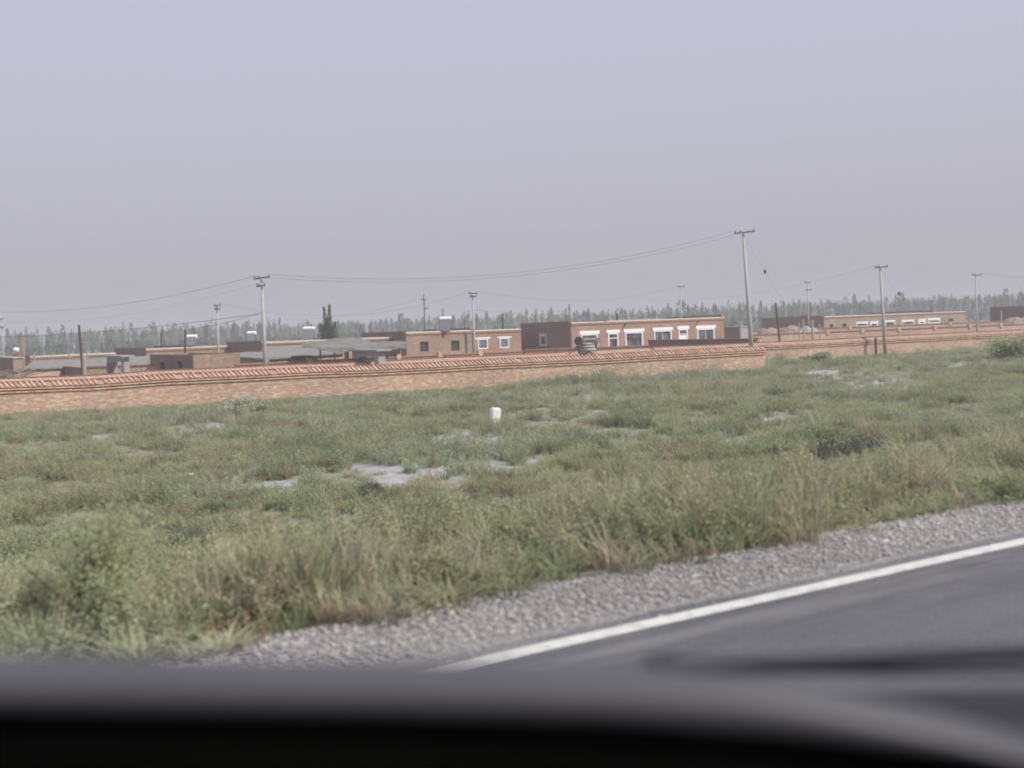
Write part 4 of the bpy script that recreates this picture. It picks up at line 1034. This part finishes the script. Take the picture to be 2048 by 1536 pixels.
for nm, ms in KINDS.items():
    s_ = kind == nm; c = int(s_.sum())
    if not c: continue
    P_ = np.stack([X[s_], Y[s_], Z[s_]], -1)
    sc = np.stack([rng.uniform(0.85, 1.3, c) * (0.8 + 0.2 * hs[s_]) * (1 + Y[s_] / 120), hs[s_] * rng.uniform(0.7, 1.25, c)], -1)
    ro = np.stack([rng.normal(0, 0.08, c), rng.normal(0, 0.08, c), rng.uniform(0, 6.28, c)], -1)
    gn_scatter(nm, P_, sc, ro, ms, LBL[nm])

# gravel stones on the shoulder
def stone_mesh(seed, mat):
    bm = bmesh.new(); bmesh.ops.create_icosphere(bm, subdivisions=1, radius=0.5); r = random.Random(seed)
    for v_ in bm.verts: v_.co = Vector((v_.co.x * 1.2, v_.co.y * 0.9, v_.co.z * 0.65)) * r.uniform(0.7, 1.15)
    m_ = bpy.data.meshes.new('stone'); bm.to_mesh(m_); bm.free(); m_.materials.append(mat); return m_
MS = leafmat('gravel_stone', (0.22, 0.21, 0.205), (0.46, 0.435, 0.41), (0.33, 0.31, 0.295), trans=0.0)
n_ = 70000
s_ = rng.uniform(-9, 34, n_) ; q_ = P_ASPH - 0.1 + (P_GRASS + 0.25 - P_ASPH) * rng.random(n_) ** 0.8
X2 = s_ * RS[0] + q_ * RN[0]; Y2 = s_ * RS[1] + q_ * RN[1]
Z2 = np.maximum(hgt(X2, Y2), ROAD_Z + 0.006 - 0.2 * np.clip(q_ - P_GRASS, 0, 1)) + 0.004
sz = rng.gamma(2.2, 0.0062, n_) + 0.006; sz *= np.where(q_ < P_ASPH + 0.12, 0.5, 1.0)
gn_scatter('gravel', np.stack([X2, Y2, Z2], -1), np.stack([sz, sz], -1), np.stack([rng.uniform(-0.3, 0.3, n_), rng.uniform(-0.3, 0.3, n_), rng.uniform(0, 6.28, n_)], -1),
           [stone_mesh(i, MS) for i in range(4)], 'loose grey gravel on the road shoulder')

# ------------------------------------------------------------------ single shrubs
def shrub(px, py, wpx, hpx, mat, label, dense=1.0, leafs=0.035):
    g_ = None
    d = ray(px, py); t = 1.0
    while t < 140:                                 # walk the sight line down to the ground
        P_ = Vector((d[0] * t, d[1] * t, EYE + d[2] * t))
        if P_.z <= float(hgt(P_.x, P_.y)): break
        t += 0.05
    w_ = wpx * P_.y / F / 2; h_ = hpx * P_.y / F; r = random.Random(int(px))
    root = empty('shrub', (P_.x, P_.y, float(hgt(P_.x, P_.y))), r.uniform(0, 6), label, 'shrub')
    st = MB(); cr = MB(); ns = 16
    tips = []
    for k in range(ns):
        a_ = r.uniform(0, 2 * PI); o_ = r.uniform(0.1, 0.95) * w_; hh = h_ * (1.05 - 0.45 * (o_ / w_) ** 2) * r.uniform(0.75, 1.05)
        m0 = Vector((o_ * 0.35 * math.cos(a_), o_ * 0.35 * math.sin(a_), hh * 0.45)); m1 = Vector((o_ * math.cos(a_), o_ * math.sin(a_), hh))
        st.tube((0, 0, -0.05), m0, 0.012 * h_ + 0.004, 0.008 * h_ + 0.003, 4, False); st.tube(m0, m1, 0.008 * h_ + 0.003, 0.003, 4, False); tips.append((m0, m1))
    nl = int(4200 * dense)
    for k in range(nl):
        m0, m1 = r.choice(tips); t_ = r.uniform(-0.4, 1.08); c = m0.lerp(m1, t_) + Vector((r.gauss(0, 0.13) * w_, r.gauss(0, 0.13) * w_, r.gauss(0, 0.06) * h_))
        c.z = max(0.02, c.z); leaf(cr, c, leafs * r.uniform(0.6, 1.3), r)
    st.build('stems', M_darkwood, root); cr.build('crown', mat, root)
shrub(200, 1290, 340, 280, G1, 'largest green bush in the near left corner by the vehicle', 3.6, 0.013)
shrub(70, 1300, 260, 150, G2, 'yellowish bush at the bottom left corner beside the largest bush', 2.6, 0.014)
shrub(390, 1140, 150, 95, G6, 'dark leafy shrub right of the largest bush', 1.4, 0.018)
shrub(580, 1125, 90, 75, G1, 'round green shrub between the two darkest shrubs of the near verge', 1.0, 0.022)
shrub(765, 1128, 130, 95, G6, 'dark purplish shrub in the middle of the near verge', 1.2, 0.022)
shrub(870, 1190, 170, 75, G2, 'yellowish low shrub close to the gravel edge', 1.2, 0.02)
shrub(520, 1225, 200, 110, G1, 'broad green bush near the gravel at lower left', 2.0, 0.015)
shrub(1170, 1120, 110, 70, G3, 'small grey green shrub above the gravel in the middle', 1.0, 0.022)
shrub(1560, 925, 130, 42, G1, 'dark shrub left of the widest dark shrub on the right half', 1.2, 0.04)
shrub(1690, 945, 190, 75, G6, 'widest dark shrub on the right half of the field', 1.5, 0.04)
shrub(1990, 950, 140, 60, G3, 'greyish shrub at the right edge of the field', 1.2, 0.04)
shrub(1330, 1020, 120, 55, G1, 'low green shrub in mid field below the pale salt streak', 1.0, 0.03)
shrub(492, 838, 95, 42, G3, 'olive bush in front of the nearest brick wall at left', 1.3, 0.06)
shrub(2025, 722, 130, 50, G1, 'big green bush hiding the wall at the right picture edge', 2.0, 0.10)
shrub(1640, 728, 70, 22, G1, 'small green shrub before the wall right of its corner', 1.0, 0.08)
shrub(745, 1010, 70, 40, G6, 'small dark tuft below the pale salt patch', 1.0, 0.03)

# ------------------------------------------------------------------ marker stone and litter
def on_ground(px, py):
    d = ray(px, py); t = 1.0
    while t < 140:
        P_ = Vector((d[0] * t, d[1] * t, EYE + d[2] * t))
        if P_.z <= float(hgt(P_.x, P_.y)): break
        t += 0.03
    return P_
P_ = on_ground(988, 852); k = P_.y / F
bm = bmesh.new(); bmesh.ops.create_cube(bm, size=1)
bmesh.ops.scale(bm, vec=(21 * k, 14 * k, 40 * k), verts=bm.verts); bmesh.ops.translate(bm, vec=(0, 0, 17 * k), verts=bm.verts)
bmesh.ops.bevel(bm, geom=[e_ for e_ in bm.edges], offset=0.05, segments=2, affect='EDGES'); me_ = bpy.data.meshes.new('boundary_stone'); bm.to_mesh(me_); bm.free(); me_.materials.append(M_stone)
o = bpy.data.objects.new('boundary_stone', me_); COL.objects.link(o); o.location = P_; o.rotation_euler = (0.08, 0.10, 0.5); tag(o, 'white boundary stone standing in the middle of the weedy field', 'stone')
def litter(px, py, wpx, label):
    P_ = on_ground(px, py); k = P_.y / F; mb = MB(); w_ = wpx * k; r = random.Random(int(px)); nn = 5
    for i in range(nn + 1):
        for j in range(3): mb.v.append((w_ * (i / nn - 0.5), w_ * 0.25 * (j - 1), 0.03 + 0.05 * r.random()))
    for i in range(nn):
        for j in range(2): mb.f.append((i * 3 + j, (i + 1) * 3 + j, (i + 1) * 3 + j + 1, i * 3 + j + 1))
    b_ = len(mb.v); mb.v += [(a_, c_, d_ - 0.006) for a_, c_, d_ in mb.v[:b_]]; mb.f += [tuple(b_ + q2_ for q2_ in reversed(f_)) for f_ in list(mb.f)]
    o = mb.build('litter', M_white, loc=P_ + Vector((0, 0, 0.22))); tag(o, label, 'litter')
litter(1078, 1046, 15, 'scrap of white litter caught in the weeds below the salt patch')
litter(385, 968, 10, 'small white scrap in the weeds at the left')

# ------------------------------------------------------------------ trees
def poplar_mesh(seed, h, w_, nl, ls, shape=0.35):
    r = random.Random(seed); mb = MB(); mb.tube((0, 0, -0.3), (0, 0, h * 0.8), h * 0.012, h * 0.004, 5, False)
    lobes = [(r.uniform(0.12, 0.95), r.uniform(0, 6.28), r.uniform(0.25, 1)) for _ in range(16)]
    for k in range(nl):
        t_, a_, q_ = r.choice(lobes); t2 = min(1.02, max(0.08, t_ + r.gauss(0, 0.07)))
        prof = min(1, (t2 / shape) ** 0.6) * max(0.05, (1 - t2)) ** 0.42
        rr = w_ * prof * q_; c = (rr * math.cos(a_) + r.gauss(0, w_ * 0.13) * prof, rr * math.sin(a_) + r.gauss(0, w_ * 0.13) * prof, h * t2)
        leaf(mb, c, ls * r.uniform(0.6, 1.3), r)
    return mb
M_pop = leafmat('poplar_leaves', (0.11, 0.145, 0.07), (0.21, 0.24, 0.13), (0.155, 0.195, 0.095), trans=0.2)
M_popd = leafmat('poplar_leaves_dark', (0.07, 0.095, 0.06), (0.13, 0.155, 0.095), (0.095, 0.125, 0.075), trans=0.2)
PM = [poplar_mesh(i, 1.0, random.uniform(0.08, 0.15), 480, 0.024).mesh('poplar', M_pop if i % 3 else M_popd) for i in range(8)]
PB = [poplar_mesh(50 + i, 1.0, random.uniform(0.16, 0.24), 420, 0.026, 0.5).mesh('broad_tree', M_pop if i % 2 else M_popd) for i in range(4)]
# counted poplars of the near rows
lab = 'slender young poplar standing in the far shelterbelt behind the village'
n_ = 280
pxs = np.linspace(-60, 2110, n_) + rng.uniform(-7, 7, n_)
for i, px in enumerate(pxs):
    Y = random.uniform(350, 520); tall = 24 + 9 * float(fbm(px, 0, 90, 4)) + random.uniform(-9, 8)
    if 560 < px < 800: tall -= 7
    if random.random() < 0.10: tall += random.uniform(6, 14)
    z = EYE + tall * Y / F
    x = col_x(px, Y, 3.9)
    o = bpy.data.objects.new('poplar_tree', random.choice(PM if random.random() < 0.6 else PB)); COL.objects.link(o); o.location = (x, Y, 0)
    sc_ = z * random.uniform(0.9, 1.5); o.scale = (sc_, sc_, z); o.rotation_euler = (0, random.gauss(0, 0.015), random.uniform(0, 6.28))
    zone = [(330, 'behind the long low mud roof at left'), (560, 'behind the left pole with two crossarms'), (800, 'around the dark forked tree'), (1040, 'behind the old house with bare windows'), (1280, 'behind the left half of the red brick house'), (1500, 'behind the right half of the red brick house'), (1760, 'between the tallest pole and the next pole'), (9999, 'behind the far house at right')]
    tag(o, 'slender poplar in the hazy far shelterbelt ' + [z_[1] for z_ in zone if px < z_[0]][0], 'poplar', 'poplars of the far shelterbelt')
n_ = 1500
Y = rng.uniform(460, 900, n_); X = rng.uniform(-0.56, 0.56, n_) * Y; hh = EYE + (15 + 10 * fbm(X / 6, Y / 30, 12, 3) + rng.uniform(-5, 5, n_)) * Y / F
hh[X / Y > 0.25] *= 1.15
gn_scatter('far_woods', np.stack([X, Y, X * 0], -1), np.stack([hh * 1.3, hh], -1), np.stack([X * 0, X * 0, rng.uniform(0, 6.28, n_)], -1), PM[:4] + PB, 'hazy belt of far trees along the horizon')
# undergrowth between and in front of the belt
n_ = 900
Y = rng.uniform(260, 480, n_); X = rng.uniform(-0.56, 0.56, n_) * Y; hh = rng.uniform(2.2, 4.6, n_)
gn_scatter('far_scrub', np.stack([X, Y, X * 0], -1), np.stack([hh * 2.2, hh], -1), np.stack([X * 0, X * 0, rng.uniform(0, 6.28, n_)], -1), PB, 'hazy low scrub in front of the far trees')

def near_tree(px, Y, spikes, label):
    root = empty('forked_tree', (col_x(px, Y, 2), Y, 0), 0, label, 'tree'); cr = MB(); tr = MB(); r = random.Random(3)
    o = root.location
    for (tx, ty, wd, n2) in spikes:
        T = at(tx, ty, Y) - Vector((o.x, o.y, 0)); base = Vector((T.x * 0.4, r.uniform(-0.2, 0.2), 0)); tr.tube(base + Vector((0, 0, -0.2)), T * 0.97, 0.10, 0.02, 6)
        for k in range(n2):
            t_ = r.uniform(0.15, 1.0); c = base.lerp(T, t_); rad = wd * (max(0.06, (1 - t_)) ** 0.9) * 1.5 + 0.10; rad = min(rad, wd)
            a_ = r.uniform(0, 6.28); q_ = r.random() ** 0.5; c = c + Vector((rad * q_ * math.cos(a_), rad * q_ * math.sin(a_), r.gauss(0, 0.1)))
            leaf(cr, c, 0.10 * r.uniform(0.6, 1.3), r)
    tr.build('trunk', M_darkwood, root); cr.build('crown', M_popd, root)
near_tree(656, 150, [(648, 614, 0.55, 1300), (658.5, 609, 0.6, 1700), (640, 647, 0.95, 1300), (670, 645, 0.95, 1300), (655, 636, 1.2, 1700), (648, 652, 1.1, 1100), (663, 652, 1.1, 1100)], 'dark forked poplar with two thin spires beside the red framed solar heater')

# ------------------------------------------------------------------ the vehicle the photo is taken from
veh = empty('vehicle', (0, 0.6, ROAD_Z), 0, 'dark front of a vehicle with wiper, out of focus along the bottom edge', 'vehicle')
vo = Vector((0, 0.6, ROAD_Z))
def interp(tab, x): return float(np.interp(x, [a_[0] for a_ in tab], [a_[1] for a_ in tab]))
TOPC = [(-900, 1326), (0, 1323), (700, 1329), (1000, 1334), (1300, 1345), (1500, 1360), (1700, 1399), (1900, 1444), (2048, 1495), (2400, 1602), (2900, 1770)]
BLK = [(-900, 1440), (0, 1448), (700, 1458), (1200, 1473), (1600, 1506), (2048, 1560), (2900, 1760 + 80)]
mb = MB(); mb.smooth = True; xs = np.linspace(-900, 2900, 60); ring = 19
pads = []
for px in xs:
    Tp = at(px, interp(TOPC, px), 0.84) - vo; Bk = at(px, interp(BLK, px), 0.80) - vo
    sec = []
    r_ = abs(Tp.z - Bk.z) / 2 * 1.04
    for k in range(ring):
        a_ = 1.5 * PI * k / (ring - 1)          # back edge, over the top, down the front, under
        sec.append((Tp.x, Tp.y + (0.05 if a_ < PI / 2 else 0.022) * math.cos(a_), Tp.z - r_ + r_ * math.sin(a_)))
    pads.append((Bk, Tp)); mb.v += sec
for i in range(len(xs) - 1):
    for k in range(ring - 1): mb.f.append((i * ring + k, i * ring + k + 1, (i + 1) * ring + k + 1, (i + 1) * ring + k))
M_pad = vary('dash_pad', (0.068, 0.065, 0.073), (0.078, 0.075, 0.083), 3, 0.55, spec=0.45)
M_black = vary('panel_cabin_shade', (0.002, 0.002, 0.0018), (0.003, 0.003, 0.0026), 3, 1.0, spec=0.0)  # shade of the unbuilt cabin roof is put into this near-black colour
M_hood = vary('hood_paint', (0.03, 0.03, 0.034), (0.036, 0.036, 0.04), 3, 0.8, spec=0.2)
M_rub2 = vary('wiper_rubber', (0.022, 0.021, 0.028), (0.034, 0.032, 0.042), 3, 0.7)
mb.build('dashboard_pad', M_pad, veh)
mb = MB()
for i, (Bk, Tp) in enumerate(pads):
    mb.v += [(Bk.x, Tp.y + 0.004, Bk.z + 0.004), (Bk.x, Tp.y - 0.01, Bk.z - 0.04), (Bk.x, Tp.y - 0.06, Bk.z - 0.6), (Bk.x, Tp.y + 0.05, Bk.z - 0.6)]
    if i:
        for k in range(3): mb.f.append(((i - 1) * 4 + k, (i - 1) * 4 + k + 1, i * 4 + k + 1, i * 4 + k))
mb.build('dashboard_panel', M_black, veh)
# cowl/hood beyond the pad on the right
hx = [(1330, 1420, 1450), (1500, 1385, 1450), (1700, 1383, 1470), (2048, 1376, 1500), (2500, 1360, 1560)]
mb = MB(); mb.smooth = True
for (px, y0, y1) in hx:
    A_ = at(px, y0, 1.42) - vo; E_ = at(px, y1, 1.06) - vo
    for k in range(6):
        t_ = k / 5; P_ = A_.lerp(E_, t_); P_.z += 0.01 * math.sin(t_ * PI); mb.v.append(tuple(P_))
    mb.v.append((A_.x, A_.y + 0.01, A_.z - 0.3))
for i in range(len(hx) - 1):
    for k in range(5): mb.f.append((i * 7 + k, i * 7 + k + 1, (i + 1) * 7 + k + 1, (i + 1) * 7 + k))
    mb.f.append((i * 7, (i + 1) * 7, (i + 1) * 7 + 6, i * 7 + 6))
mb.build('hood', M_hood, veh)
# wiper: tip, blade, arm
def q3(px, py, Y): return at(px, py, Y) - vo
MB().path([q3(1345, 1338, 1.28), q3(1600, 1342, 1.25), q3(1850, 1345, 1.24), q3(2300, 1343, 1.2)], 0.004, 6).build('wiper_blade', M_rub2, veh)
MB().path([q3(1350, 1334, 1.28), q3(1600, 1330, 1.25), q3(1850, 1316, 1.23), q3(2300, 1300, 1.18)], 0.010, 8).build('wiper_arm', M_rub2, veh)
MB().tube(q3(1285, 1333, 1.28), q3(1352, 1333, 1.28), 0.013, 0.017, 8).build('wiper_tip', M_rub2, veh)
print('plants', n_all)
